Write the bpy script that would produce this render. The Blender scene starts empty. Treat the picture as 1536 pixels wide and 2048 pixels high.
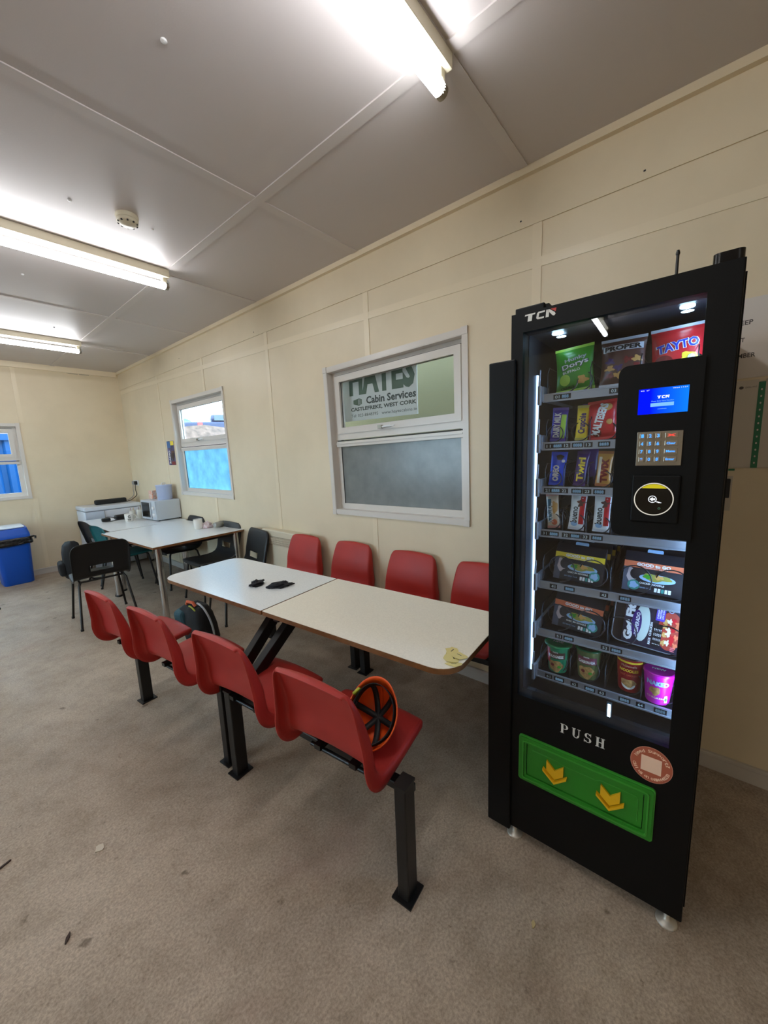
import bpy, bmesh, math, random
from mathutils import Matrix, Vector, noise
random.seed(7)
PI = math.pi
SC = bpy.context.scene
COL = SC.collection

# ------------------------------------------------------------------ camera
F_PX = 767.2; YAW = 49.825; PITCH = 8.98; ROLL = -2.32
CAM = Vector((-2.1536, 0.0, 1.515))
ya, pi_, ro = map(math.radians, (YAW, PITCH, ROLL))
Fv = Vector((math.sin(ya)*math.cos(pi_), math.cos(ya)*math.cos(pi_), -math.sin(pi_)))
Rv = Vector((math.cos(ya), -math.sin(ya), 0)); Uv = Rv.cross(Fv)
R2 = Rv*math.cos(ro) + Uv*math.sin(ro); U2 = Uv*math.cos(ro) - Rv*math.sin(ro)
cam_data = bpy.data.cameras.new('camera'); cam = bpy.data.objects.new('camera', cam_data); COL.objects.link(cam)
M = Matrix((( R2.x, U2.x, -Fv.x, CAM.x), (R2.y, U2.y, -Fv.y, CAM.y), (R2.z, U2.z, -Fv.z, CAM.z), (0, 0, 0, 1)))
cam.matrix_world = M
cam_data.sensor_fit = 'VERTICAL'; cam_data.sensor_height = 32.0; cam_data.lens = 32.0*F_PX/2048.0
cam_data.clip_start = 0.02; cam_data.clip_end = 200
SC.camera = cam

# ------------------------------------------------------------------ world + exposure
SC.view_settings.view_transform = 'Standard'; SC.view_settings.look = 'None'
SC.view_settings.gamma = 1; SC.view_settings.use_curve_mapping = False
SC.view_settings.exposure = 0.36
SKY = (0.56, 0.80, 1.0); SKY_STRENGTH = 9.5
TUBE_STRENGTH = 27
w = bpy.data.worlds.new('overcast sky'); SC.world = w; w.use_nodes = True
bg = w.node_tree.nodes['Background']; bg.inputs[0].default_value = (*SKY, 1); bg.inputs[1].default_value = SKY_STRENGTH
SC.cycles.caustics_reflective = False; SC.cycles.caustics_refractive = False
SC.cycles.max_bounces = 10; SC.cycles.diffuse_bounces = 5; SC.cycles.transparent_max_bounces = 16
SC.cycles.use_denoising = True; SC.cycles.sample_clamp_indirect = 6

# ------------------------------------------------------------------ materials
def lin(c):
    return tuple(((x/255)/12.92 if x/255 <= .04045 else ((x/255+.055)/1.055)**2.4) for x in c)
MATS = {}
def pm(name, rgb, rough=.5, metal=0., var=0., scale=8., bump=0., bscale=60., spec=.5, emit=0., rgb2=None, coat=0., trans=0.):
    if name in MATS: return MATS[name]
    m = bpy.data.materials.new(name); m.use_nodes = True; MATS[name] = m
    nt = m.node_tree; b = nt.nodes['Principled BSDF']
    c = (*lin(rgb), 1)
    b.inputs['Base Color'].default_value = c; b.inputs['Roughness'].default_value = rough
    b.inputs['Metallic'].default_value = metal; b.inputs['Specular IOR Level'].default_value = spec
    if coat: b.inputs['Coat Weight'].default_value = coat
    if trans: b.inputs['Transmission Weight'].default_value = trans
    if emit:
        b.inputs['Emission Color'].default_value = c; b.inputs['Emission Strength'].default_value = emit
    tc = nt.nodes.new('ShaderNodeTexCoord')
    if var or rgb2:
        n = nt.nodes.new('ShaderNodeTexNoise'); n.inputs['Scale'].default_value = scale; n.inputs['Detail'].default_value = 6
        nt.links.new(tc.outputs['Object'], n.inputs['Vector'])
        r = nt.nodes.new('ShaderNodeValToRGB'); r.color_ramp.elements[0].position = .35; r.color_ramp.elements[1].position = .65
        c2 = lin(rgb2) if rgb2 else tuple(x*(1-var) for x in c[:3])
        r.color_ramp.elements[0].color = (*c2, 1); r.color_ramp.elements[1].color = c
        nt.links.new(n.outputs['Fac'], r.inputs['Fac']); nt.links.new(r.outputs['Color'], b.inputs['Base Color'])
    if bump:
        n = nt.nodes.new('ShaderNodeTexNoise'); n.inputs['Scale'].default_value = bscale; n.inputs['Detail'].default_value = 4
        nt.links.new(tc.outputs['Object'], n.inputs['Vector'])
        bp = nt.nodes.new('ShaderNodeBump'); bp.inputs['Strength'].default_value = bump; bp.inputs['Distance'].default_value = .01
        nt.links.new(n.outputs['Fac'], bp.inputs['Height']); nt.links.new(bp.outputs['Normal'], b.inputs['Normal'])
    return m
def emat(name, rgb, strength):
    if name in MATS: return MATS[name]
    m = bpy.data.materials.new(name); m.use_nodes = True; MATS[name] = m
    nt = m.node_tree; nt.nodes.clear(); e = nt.nodes.new('ShaderNodeEmission'); o = nt.nodes.new('ShaderNodeOutputMaterial')
    e.inputs[0].default_value = (*lin(rgb), 1); e.inputs[1].default_value = strength; nt.links.new(e.outputs[0], o.inputs[0]); return m
def glassmat(name, tint=(1, 1, 1), ior=1.45, rough=.02):
    m = bpy.data.materials.new(name); m.use_nodes = True; MATS[name] = m
    nt = m.node_tree; nt.nodes.clear(); o = nt.nodes.new('ShaderNodeOutputMaterial')
    t = nt.nodes.new('ShaderNodeBsdfTransparent'); t.inputs[0].default_value = (*tint, 1)
    g = nt.nodes.new('ShaderNodeBsdfGlossy'); g.inputs['Roughness'].default_value = rough
    ge = nt.nodes.new('ShaderNodeNewGeometry'); dt = nt.nodes.new('ShaderNodeVectorMath'); dt.operation = 'DOT_PRODUCT'
    nt.links.new(ge.outputs['Normal'], dt.inputs[0]); nt.links.new(ge.outputs['Incoming'], dt.inputs[1])
    def mth(op, a, bb):
        n = nt.nodes.new('ShaderNodeMath'); n.operation = op
        for k, q in ((0, a), (1, bb)):
            if q is None: continue
            if isinstance(q, (int, float)): n.inputs[k].default_value = q
            else: nt.links.new(q, n.inputs[k])
        return n.outputs[0]
    c_ = mth('ABSOLUTE', dt.outputs['Value'], None); p5 = mth('POWER', mth('SUBTRACT', 1.0, c_), 5.0)
    r0 = ((ior-1)/(ior+1))**2; fr = mth('ADD', mth('MULTIPLY', p5, 1-r0), r0)
    mx = nt.nodes.new('ShaderNodeMixShader'); nt.links.new(fr, mx.inputs[0]); nt.links.new(t.outputs[0], mx.inputs[1]); nt.links.new(g.outputs[0], mx.inputs[2])
    nt.links.new(mx.outputs[0], o.inputs[0]); return m
def frostmat(name, rgb, dif=.25):
    m = bpy.data.materials.new(name); m.use_nodes = True; MATS[name] = m
    nt = m.node_tree; nt.nodes.clear(); o = nt.nodes.new('ShaderNodeOutputMaterial')
    tr = nt.nodes.new('ShaderNodeBsdfTranslucent'); tr.inputs[0].default_value = (*lin(rgb), 1)
    d = nt.nodes.new('ShaderNodeBsdfDiffuse'); d.inputs[0].default_value = (*lin(rgb), 1)
    gl = nt.nodes.new('ShaderNodeBsdfGlossy'); gl.inputs['Roughness'].default_value = .25
    n = nt.nodes.new('ShaderNodeTexNoise'); n.inputs['Scale'].default_value = 9; n.inputs['Detail'].default_value = 8
    tc = nt.nodes.new('ShaderNodeTexCoord'); nt.links.new(tc.outputs['Object'], n.inputs['Vector'])
    r = nt.nodes.new('ShaderNodeValToRGB'); r.color_ramp.elements[0].position = .3; r.color_ramp.elements[1].position = .7
    c = lin(rgb); r.color_ramp.elements[0].color = (*[x*.72 for x in c], 1); r.color_ramp.elements[1].color = (*c, 1)
    nt.links.new(n.outputs['Fac'], r.inputs['Fac']); nt.links.new(r.outputs['Color'], tr.inputs[0])
    m1 = nt.nodes.new('ShaderNodeMixShader'); m1.inputs[0].default_value = dif; nt.links.new(tr.outputs[0], m1.inputs[1]); nt.links.new(d.outputs[0], m1.inputs[2])
    m2 = nt.nodes.new('ShaderNodeMixShader'); m2.inputs[0].default_value = .06; nt.links.new(m1.outputs[0], m2.inputs[1]); nt.links.new(gl.outputs[0], m2.inputs[2])
    nt.links.new(m2.outputs[0], o.inputs[0]); return m

def wallmat():
    m = pm('cream wall panel', (222, 207, 178), .42, var=0, bump=.03, bscale=220, spec=.4)
    nt = m.node_tree; b = nt.nodes['Principled BSDF']; tc = [n for n in nt.nodes if n.type == 'TEX_COORD'][0]
    n = nt.nodes.new('ShaderNodeTexNoise'); n.inputs['Scale'].default_value = 1.3; n.inputs['Detail'].default_value = 8; n.inputs['Roughness'].default_value = .6
    nt.links.new(tc.outputs['Object'], n.inputs['Vector'])
    r = nt.nodes.new('ShaderNodeValToRGB'); r.color_ramp.elements[0].position = .3; r.color_ramp.elements[1].position = .6
    r.color_ramp.elements[0].color = (*lin((214, 199, 170)), 1); r.color_ramp.elements[1].color = (*lin((224, 209, 180)), 1)
    nt.links.new(n.outputs['Fac'], r.inputs['Fac']); nt.links.new(r.outputs['Color'], b.inputs['Base Color'])
    return m
def floormat():
    m = bpy.data.materials.new('worn grey brown vinyl'); m.use_nodes = True
    nt = m.node_tree; b = nt.nodes['Principled BSDF']; L = nt.links.new
    tc = nt.nodes.new('ShaderNodeTexCoord')
    def nz(s, d=6, rgh=.55):
        n = nt.nodes.new('ShaderNodeTexNoise'); n.inputs['Scale'].default_value = s; n.inputs['Detail'].default_value = d; n.inputs['Roughness'].default_value = rgh
        L(tc.outputs['Object'], n.inputs['Vector']); return n
    def ramp(n, p0, p1, c0, c1, out='Fac'):
        r = nt.nodes.new('ShaderNodeValToRGB'); r.color_ramp.elements[0].position = p0; r.color_ramp.elements[1].position = p1
        r.color_ramp.elements[0].color = (*c0, 1); r.color_ramp.elements[1].color = (*c1, 1); L(n.outputs[out], r.inputs['Fac']); return r
    def mix(a, bb, fac, mode='MIX'):
        x = nt.nodes.new('ShaderNodeMix'); x.data_type = 'RGBA'; x.blend_type = mode
        L(a, x.inputs['A']); L(bb, x.inputs['B'])
        if isinstance(fac, float): x.inputs['Factor'].default_value = fac
        else: L(fac, x.inputs['Factor'])
        return x.outputs['Result']
    base = ramp(nz(1.1, 8, .65), .35, .65, lin((160, 144, 127)), lin((188, 173, 156)))
    W1 = (1, 1, 1)
    fine = ramp(nz(120, 4, .75), .36, .62, (.70, .68, .66), (1.14, 1.12, 1.10))
    c = mix(base.outputs['Color'], fine.outputs['Color'], 1.0, 'MULTIPLY')
    med = ramp(nz(9, 8, .75), .36, .55, (.82, .80, .78), W1); c = mix(c, med.outputs['Color'], 1.0, 'MULTIPLY')
    # round dark scuffs
    v = nt.nodes.new('ShaderNodeTexVoronoi'); v.inputs['Scale'].default_value = 4.2; v.inputs['Randomness'].default_value = 1.0
    wn = nz(30, 4); sb = nt.nodes.new('ShaderNodeVectorMath'); sb.operation = 'SCALE'; sb.inputs['Scale'].default_value = .045
    L(wn.outputs['Color'], sb.inputs[0]); ad = nt.nodes.new('ShaderNodeVectorMath'); ad.operation = 'ADD'; L(tc.outputs['Object'], ad.inputs[0]); L(sb.outputs[0], ad.inputs[1]); L(ad.outputs[0], v.inputs['Vector'])
    sp = ramp(v, .05, .085, (.42, .40, .37), W1, 'Distance'); c = mix(c, sp.outputs['Color'], .9, 'MULTIPLY')
    v2 = nt.nodes.new('ShaderNodeTexVoronoi'); v2.inputs['Scale'].default_value = 17; L(ad.outputs[0], v2.inputs['Vector'])
    sp2 = ramp(v2, .06, .11, (.60, .58, .55), W1, 'Distance'); c = mix(c, sp2.outputs['Color'], .7, 'MULTIPLY')
    pk = ramp(nz(1.7, 3), .60, .74, (0, 0, 0), W1); rose = nt.nodes.new('ShaderNodeRGB'); rose.outputs[0].default_value = (*lin((158, 124, 112)), 1)
    f2 = nt.nodes.new('ShaderNodeMath'); f2.operation = 'MULTIPLY'; f2.inputs[1].default_value = .35; L(pk.outputs['Color'], f2.inputs[0])
    c = mix(c, rose.outputs[0], f2.outputs[0])
    L(c, b.inputs['Base Color'])
    rr = ramp(nz(6, 6), .3, .7, (.42,)*3, (.62,)*3); L(rr.outputs['Color'], b.inputs['Roughness']); b.inputs['Specular IOR Level'].default_value = .35
    bp = nt.nodes.new('ShaderNodeBump'); bp.inputs['Strength'].default_value = .45; bp.inputs['Distance'].default_value = .004
    h = mix(nz(75, 3, .7).outputs['Fac'], nz(20, 5).outputs['Fac'], .5); L(h, bp.inputs['Height']); L(bp.outputs['Normal'], b.inputs['Normal'])
    return m

WALL = wallmat(); FLOOR = floormat()
CEIL = pm('ceiling board', (198, 191, 189), .45, bump=.04, bscale=180, spec=.4)
CEILB = pm('ceiling batten', (200, 193, 190), .4, spec=.5)
BATT = pm('cream batten', (226, 211, 182), .35, spec=.5)
UPVC = pm('white upvc', (214, 208, 200), .28, spec=.5)
TRIMW = pm('white painted skirting', (200, 194, 186), .4)
DARKG = pm('dark seal', (28, 28, 30), .6)
BLK = pm('black powder coat', (5, 5, 5), .5, bump=.02, bscale=500, spec=.22)
BLKG = pm('black gloss', (6, 6, 7), .16, spec=.5)
BLKP = pm('black plastic', (14, 15, 17), .38, bump=.03, bscale=300, spec=.5)
INNER = pm('machine inner liner', (30, 36, 44), .45, spec=.5)
STEEL = pm('brushed steel', (150, 142, 128), .38, metal=.9, spec=.5)
CHROME = pm('chrome tube', (190, 188, 186), .18, metal=1.)
ALU = pm('shelf aluminium', (160, 168, 178), .35, metal=.6)
GREY = pm('grey metal', (150, 150, 152), .45)
WIRE = pm('dark coil wire', (70, 74, 80), .3, metal=1.)
RED = pm('red polypropylene', (172, 46, 40), .46, var=.12, scale=5, bump=.05, bscale=260, spec=.4)
WHITE = pm('white plastic', (222, 222, 222), .35)
LAM = pm('speckled cream laminate', (248, 242, 226), .28, rgb2=(240, 234, 218), scale=150, spec=.5)
LAMB = pm('speckled laminate cool sheen', (238, 242, 244), .18, rgb2=(228, 233, 236), scale=150, spec=.5)  # cool tint painted in for the blue window sheen on these tops
PLY = pm('brown laminate edge', (132, 88, 48), .5, var=.25, scale=20)
FRAMEB = pm('black painted steel', (16, 15, 15), .38, var=.3, scale=14, spec=.5)
LED = emat('cool led strip', (165, 208, 255), 3.0)
LED_FILL = emat('added led fill strip', (175, 212, 255), 30)
LEDW = emat('cool led spot', (190, 230, 255), 10)

# ------------------------------------------------------------------ mesh builder
TXT = {}
def text_mesh(body, bold=0., spacing=1.0):
    k = (body, bold, spacing)
    if k not in TXT:
        cu = bpy.data.curves.new('lettering', 'FONT'); cu.body = body; cu.size = 1; cu.offset = bold; cu.resolution_u = 2
        cu.align_x = 'CENTER'; cu.align_y = 'CENTER'; cu.space_character = spacing; cu.fill_mode = 'FRONT'
        o = bpy.data.objects.new('lettering', cu); me = bpy.data.meshes.new_from_object(o)
        bm_ = bmesh.new(); bm_.from_mesh(me); bmesh.ops.triangulate(bm_, faces=bm_.faces)
        vs = [v.co.copy() for v in bm_.verts]; fs = [[v.index for v in f.verts] for f in bm_.faces]; bm_.free()
        bpy.data.objects.remove(o); bpy.data.curves.remove(cu); bpy.data.meshes.remove(me)
        if vs:
            x0 = min(v.x for v in vs); x1 = max(v.x for v in vs); y0 = min(v.y for v in vs); y1 = max(v.y for v in vs)
            vs = [Vector(((v.x-(x0+x1)/2)/(x1-x0), (v.y-(y0+y1)/2)/(y1-y0), 0)) for v in vs]
        TXT[k] = (vs, fs)
    return TXT[k]
class MB:
    def __init__(s): s.v = []; s.f = []; s.m = []; s.s = []; s.mats = []
    def add(s, vs, fs, mat, M=None, smooth=False):
        o = len(s.v)
        s.v += [(M @ Vector(v)) if M is not None else Vector(v) for v in vs]
        if mat not in s.mats: s.mats.append(mat)
        i = s.mats.index(mat)
        for f in fs: s.f.append([o+k for k in f]); s.m.append(i); s.s.append(smooth)
        return s
    def box(s, x0, x1, y0, y1, z0, z1, mat, M=None, bev=0., seg=2):
        x0, x1 = min(x0, x1), max(x0, x1); y0, y1 = min(y0, y1), max(y0, y1); z0, z1 = min(z0, z1), max(z0, z1)
        if bev <= 0:
            vs = [(x, y, z) for x in (x0, x1) for y in (y0, y1) for z in (z0, z1)]
            fs = [(0, 1, 3, 2), (4, 6, 7, 5), (0, 4, 5, 1), (2, 3, 7, 6), (0, 2, 6, 4), (1, 5, 7, 3)]
            return s.add(vs, fs, mat, M)
        b = bmesh.new(); bmesh.ops.create_cube(b, size=1)
        for v in b.verts: v.co = Vector(((x0+x1)/2+v.co.x*(x1-x0), (y0+y1)/2+v.co.y*(y1-y0), (z0+z1)/2+v.co.z*(z1-z0)))
        bev = min(bev, .49*min(x1-x0, y1-y0, z1-z0))
        bmesh.ops.bevel(b, geom=list(b.edges), offset=bev, segments=seg, affect='EDGES', profile=.5)
        b.verts.index_update(); vs = [v.co.copy() for v in b.verts]; fs = [[v.index for v in f.verts] for f in b.faces]; b.free()
        return s.add(vs, fs, mat, M, smooth=False)
    def prism(s, poly, z0, z1, mat, M=None, side=None):
        n = len(poly); vs = [(x, y, z0) for x, y in poly] + [(x, y, z1) for x, y in poly]
        s.add(vs, [list(range(n))[::-1], list(range(n, 2*n))], mat, M)
        s.add(vs, [(i, (i+1) % n, n+(i+1) % n, n+i) for i in range(n)], side or mat, M); return s
    def flat(s, poly, z, mat, M=None):
        return s.add([(x, y, z) for x, y in poly], [list(range(len(poly)))], mat, M)
    def tube(s, path, r, mat, n=10, closed=False, M=None, cap=True, rs=None):
        P = [Vector(p) for p in path]; k = len(P); T = []
        for i in range(k):
            a = P[(i-1) % k] if (closed or i > 0) else P[i]; b = P[(i+1) % k] if (closed or i < k-1) else P[i]
            T.append((b-a).normalized() if (b-a).length > 1e-9 else Vector((0, 0, 1)))
        up = Vector((0, 0, 1)) if abs(T[0].z) < .9 else Vector((1, 0, 0)); nrm = (up - T[0]*up.dot(T[0])).normalized(); vs = []
        for i in range(k):
            nrm = (nrm - T[i]*nrm.dot(T[i])).normalized(); bn = T[i].cross(nrm); rr = rs[i] if rs else r
            for j in range(n):
                a = 2*PI*j/n; vs.append(P[i] + nrm*math.cos(a)*rr + bn*math.sin(a)*rr)
        fs = []
        for i in range(k if closed else k-1):
            for j in range(n): fs.append((i*n+j, i*n+(j+1) % n, ((i+1) % k)*n+(j+1) % n, ((i+1) % k)*n+j))
        s.add(vs, fs, mat, M, smooth=True)
        if cap and not closed: s.add(vs[:n]+vs[-n:], [list(range(n))[::-1], list(range(n, 2*n))], mat, M)
        return s
    def lathe(s, prof, mat, M=None, n=28, cap=True, fn=None):
        vs = []
        for r, z in prof:
            for j in range(n):
                a = 2*PI*j/n; v = Vector((r*math.cos(a), r*math.sin(a), z)); vs.append(fn(v) if fn else v)
        k = len(prof); fs = [(i*n+j, i*n+(j+1) % n, (i+1)*n+(j+1) % n, (i+1)*n+j) for i in range(k-1) for j in range(n)]
        s.add(vs, fs, mat, M, smooth=True)
        if cap:
            if prof[0][0] > 1e-5: s.add(vs[:n], [list(range(n))[::-1]], mat, M)
            if prof[-1][0] > 1e-5: s.add(vs[-n:], [list(range(n))], mat, M)
        return s
    def sheet(s, fn, us, vs_, mat, th, M=None, mask=None, smooth=True):
        """surface fn(u,v)->Vector given thickness th along its normal, open cells closed with side faces"""
        nu, nv = len(us), len(vs_); G = [[fn(u, v) for v in vs_] for u in us]; N = []
        for i in range(nu):
            row = []
            for j in range(nv):
                a = G[min(i+1, nu-1)][j]-G[max(i-1, 0)][j]; b = G[i][min(j+1, nv-1)]-G[i][max(j-1, 0)]
                n = a.cross(b); row.append(n.normalized() if n.length > 1e-12 else Vector((0, 0, 1)))
            N.append(row)
        V = [G[i][j]+N[i][j]*th/2 for i in range(nu) for j in range(nv)] + [G[i][j]-N[i][j]*th/2 for i in range(nu) for j in range(nv)]
        o = nu*nv; fs = []; E = {}
        for i in range(nu-1):
            for j in range(nv-1):
                if mask and mask((us[i]+us[i+1])/2, (vs_[j]+vs_[j+1])/2): continue
                q = [i*nv+j, (i+1)*nv+j, (i+1)*nv+j+1, i*nv+j+1]; fs.append(q); fs.append([o+x for x in q[::-1]])
                for a, b in zip(q, q[1:]+q[:1]): E[(a, b)] = 1
        for (a, b) in E:
            if (b, a) not in E: fs.append([b, a, o+a, o+b])
        return s.add(V, fs, mat, M, smooth)
    def text(s, body, x, z, w, h, mat, M=None, bold=0., rot=0., eps=-.0006, fn=None, mirror=False):
        """lettering on an XZ plane, facing -y, fitted to a w x h box centred at x,z"""
        vs, fs = text_mesh(body, bold); c, sn = math.cos(rot), math.sin(rot); out = []
        for v in vs:
            a, b = v.x*w, v.y*h; X, Z = x+a*c-b*sn, z+a*sn+b*c
            out.append(Vector((X, (fn(X, Z) if fn else 0)+eps, Z)))
        return s.add(out, fs, mat, M)
    def patch(s, x0, x1, z0, z1, mat, M=None, eps=-.0004, fn=None, nx=8, nz=8, inside=None):
        vs = []; fs = []
        for i in range(nx+1):
            for j in range(nz+1):
                X = x0+(x1-x0)*i/nx; Z = z0+(z1-z0)*j/nz; vs.append((X, (fn(X, Z) if fn else 0)+eps, Z))
        for i in range(nx):
            for j in range(nz): fs.append((i*(nz+1)+j, (i+1)*(nz+1)+j, (i+1)*(nz+1)+j+1, i*(nz+1)+j+1))
        return s.add(vs, fs, mat, M)
    def disc(s, x, z, rx, rz, mat, M=None, eps=-.0005, fn=None, n=20, rings=4, a0=0, wob=0.):
        vs = [(x, (fn(x, z) if fn else 0)+eps, z)]; fs = []
        for k in range(1, rings+1):
            for j in range(n):
                a = 2*PI*j/n; q = k/rings*(1+wob*math.sin(3*a+x*90)+wob*math.sin(5*a+z*70)); X = x+rx*q*math.cos(a); Z = z+rz*q*math.sin(a)
                vs.append((X, (fn(X, Z) if fn else 0)+eps, Z))
        for j in range(n): fs.append((0, 1+j, 1+(j+1) % n))
        for k in range(rings-1):
            for j in range(n): fs.append((1+k*n+j, 1+(k+1)*n+j, 1+(k+1)*n+(j+1) % n, 1+k*n+(j+1) % n))
        return s.add(vs, fs, mat, M)
    def build(s, name, parent=None, M=None, recalc=True):
        me = bpy.data.meshes.new(name); me.from_pydata([tuple(v) for v in s.v], [], s.f)
        for m in s.mats: me.materials.append(m)
        me.polygons.foreach_set('material_index', s.m); me.polygons.foreach_set('use_smooth', s.s)
        me.update()
        o = bpy.data.objects.new(name, me); COL.objects.link(o)
        if parent: o.parent = parent
        if M is not None: o.matrix_local = M
        return o
def rrect(x0, x1, y0, y1, r, n=6):
    P = []
    rs = r if isinstance(r, (tuple, list)) else (r,)*4
    for (cx, cy, a, q) in ((x1, y1, 0, rs[0]), (x0, y1, 1, rs[1]), (x0, y0, 2, rs[2]), (x1, y0, 3, rs[3])):
        sx = 1 if cx == x1 else -1; sy = 1 if cy == y1 else -1
        for k in range(n+1):
            t = (a + k/n)*PI/2; P.append((cx-sx*q+q*math.cos(t), cy-sy*q+q*math.sin(t)))
    return P
def T(x=0, y=0, z=0): return Matrix.Translation((x, y, z))
def RX(d): return Matrix.Rotation(math.radians(d), 4, 'X')
def RY(d): return Matrix.Rotation(math.radians(d), 4, 'Y')
def RZ(d): return Matrix.Rotation(math.radians(d), 4, 'Z')
def tag(o, label=None, cat=None, group=None, kind=None):
    if label: o['label'] = label
    if cat: o['category'] = cat
    if group: o['group'] = group
    if kind: o['kind'] = kind
    return o
def thing(name, label, cat, M, group=None):
    o = bpy.data.objects.new(name, None); COL.objects.link(o); o.matrix_world = M; o.empty_display_size = .05
    return tag(o, label, cat, group)
def struct(name, mb, label=None):
    o = mb.build(name); return tag(o, label, None, None, 'structure')
def copy_tree(o, parent=None, M=None):
    c = o.copy(); COL.objects.link(c)
    if parent: c.parent = parent
    for ch in list(o.children): copy_tree(ch, c)
    if M is not None: c.matrix_world = M
    return c

# ------------------------------------------------------------------ room shell
H = 2.872; L = 7.094; XL = -5.9; YB = -2.6; WT = .09
W1 = dict(c=((2.385, 2.178), (1.120, 2.212), (1.112, 1.030), (2.360, 1.020)))
W2 = dict(c=((5.300, 2.255), (3.965, 2.255), (3.950, 1.062), (5.275, 1.062)))
W3X = (-2.45, -1.235); W3Z = (1.074, 2.076)
XLW = (2.75, 6.4, .9, 2.35)
b = MB(); b.box(XL-WT, WT, YB-WT, L+WT, -.05, 0, FLOOR); tag(struct('floor', b), 'worn grey brown speckled vinyl floor')
b = MB(); b.box(XL-WT, WT, YB-WT, L+WT, H, H+.08, CEIL)
for y in (.80, 1.955, 3.19, 4.45, 5.70, -.42): b.box(XL, -.04, y-.026, y+.026, H-.005, H, CEILB)
for x in (-.79, -2.01, -3.23, -4.45): b.box(x-.026, x+.026, YB, L, H-.006, H, CEILB)
tag(struct('ceiling', b), 'grey panelled ceiling with flat battens')
def wall_with_holes(b, u0, u1, holes, put):
    """boxes around rectangular holes: put(u0,u1,z0,z1)"""
    hs = sorted(holes); u = u0
    for (a, c, z0, z1) in hs:
        put(u, a, 0, H); put(a, c, 0, z0); put(a, c, z1, H); u = c
    put(u, u1, 0, H)
b = MB()
wall_with_holes(b, YB, L+WT, [(1.14, 2.355, 1.04, 2.17), (3.985, 5.27, 1.08, 2.235)], lambda u0, u1, z0, z1: b.box(0, WT, u0, u1, z0, z1, WALL))
def z2(y): return 2.389+.0225*(y+.1)
SE = [-.49, .711, 1.886, 3.106, 4.352, 5.62]
b.box(-.007, 0, YB, L, 2.613, 2.842, WALL)
for y in SE:
    if y < 1.2: b.box(-.004, 0, y, y+.046, .09, 2.613, BATT)
    elif y < 2.2 : b.box(-.004, 0, y, y+.046, .09, 1.02, BATT); b.box(-.004, 0, y, y+.046, 2.19, 2.613, BATT)
    elif y in (4.352,): b.box(-.004, 0, y, y+.046, .09, 1.06, BATT); b.box(-.004, 0, y, y+.046, 2.25, 2.613, BATT)
    else: b.box(-.004, 0, y, y+.046, .09, 2.613, BATT)
ends = SE+[L]
for a, c in zip(ends, ends[1:]):
    a0 = a+.046; c0 = c if c != L else L
    za, zc = z2(a0), z2(c0)
    b.add([(x, y, z) for x in (-.0035, 0) for (y, z) in ((a0, za), (c0, zc), (c0, zc+.046), (a0, za+.046))], [(0, 1, 2, 3), (4, 7, 6, 5), (0, 4, 5, 1), (3, 2, 6, 7), (0, 3, 7, 4), (1, 5, 6, 2)], BATT)
for (y, z) in ((.289, 2.646), (.817, 2.648), (4.9, 2.7), (3.3, 2.65)):
    b.box(-.009, -.007, y-.004, y+.004, z-.003, z+.003, DARKG)
tag(struct('wall_right', b), 'long cream panelled wall with two windows')
b = MB()
wall_with_holes(b, XL-WT, 0, [(W3X[0]+.03, W3X[1]-.03, W3Z[0]+.03, W3Z[1]-.03)], lambda u0, u1, z0, z1: b.box(u0, u1, L, L+WT, z0, z1, WALL))
for x in (-1.23, -2.45, -3.67, -4.9):
    b.box(x, x+.046, L-.004, L, W3Z[1]+.01, H-.03, BATT)
    b.box(x, x+.046, L-.004, L, .09, W3Z[0]-.01, BATT)
tag(struct('wall_end', b), 'cream end wall with small window')
b = MB()
wall_with_holes(b, YB-WT, L+WT, [(XLW[0], XLW[1], XLW[2], XLW[3])], lambda u0, u1, z0, z1: b.box(XL-WT, XL, u0, u1, z0, z1, WALL))
struct('wall_left', b)
b = MB(); b.box(XL, WT, YB-WT, YB, 0, H, WALL); struct('wall_back', b)
b = MB(); b.box(-.036, 0, YB, L, 2.838, H, BATT); struct('trim_1', b)
b = MB(); b.box(XL, -.036, L-.03, L, 2.80, H, BATT); struct('trim_2', b)
def skirt(b, along, a, c, at, s):
    if along == 'y':
        b.box(at, at+s*.014, a, c, 0, .066, TRIMW); b.box(at, at+s*.020, a, c, .064, .082, TRIMW, bev=.004)
    else:
        b.box(a, c, at, at+s*.014, 0, .066, TRIMW); b.box(a, c, at, at+s*.020, .064, .082, TRIMW, bev=.004)
b = MB(); skirt(b, 'y', YB, L, 0, -1); struct('baseboard_right', b)
b = MB(); skirt(b, 'x', XL, 0, L, -1); struct('baseboard_end', b)
b = MB(); skirt(b, 'y', YB, L, XL, 1); struct('baseboard_left', b)

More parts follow.
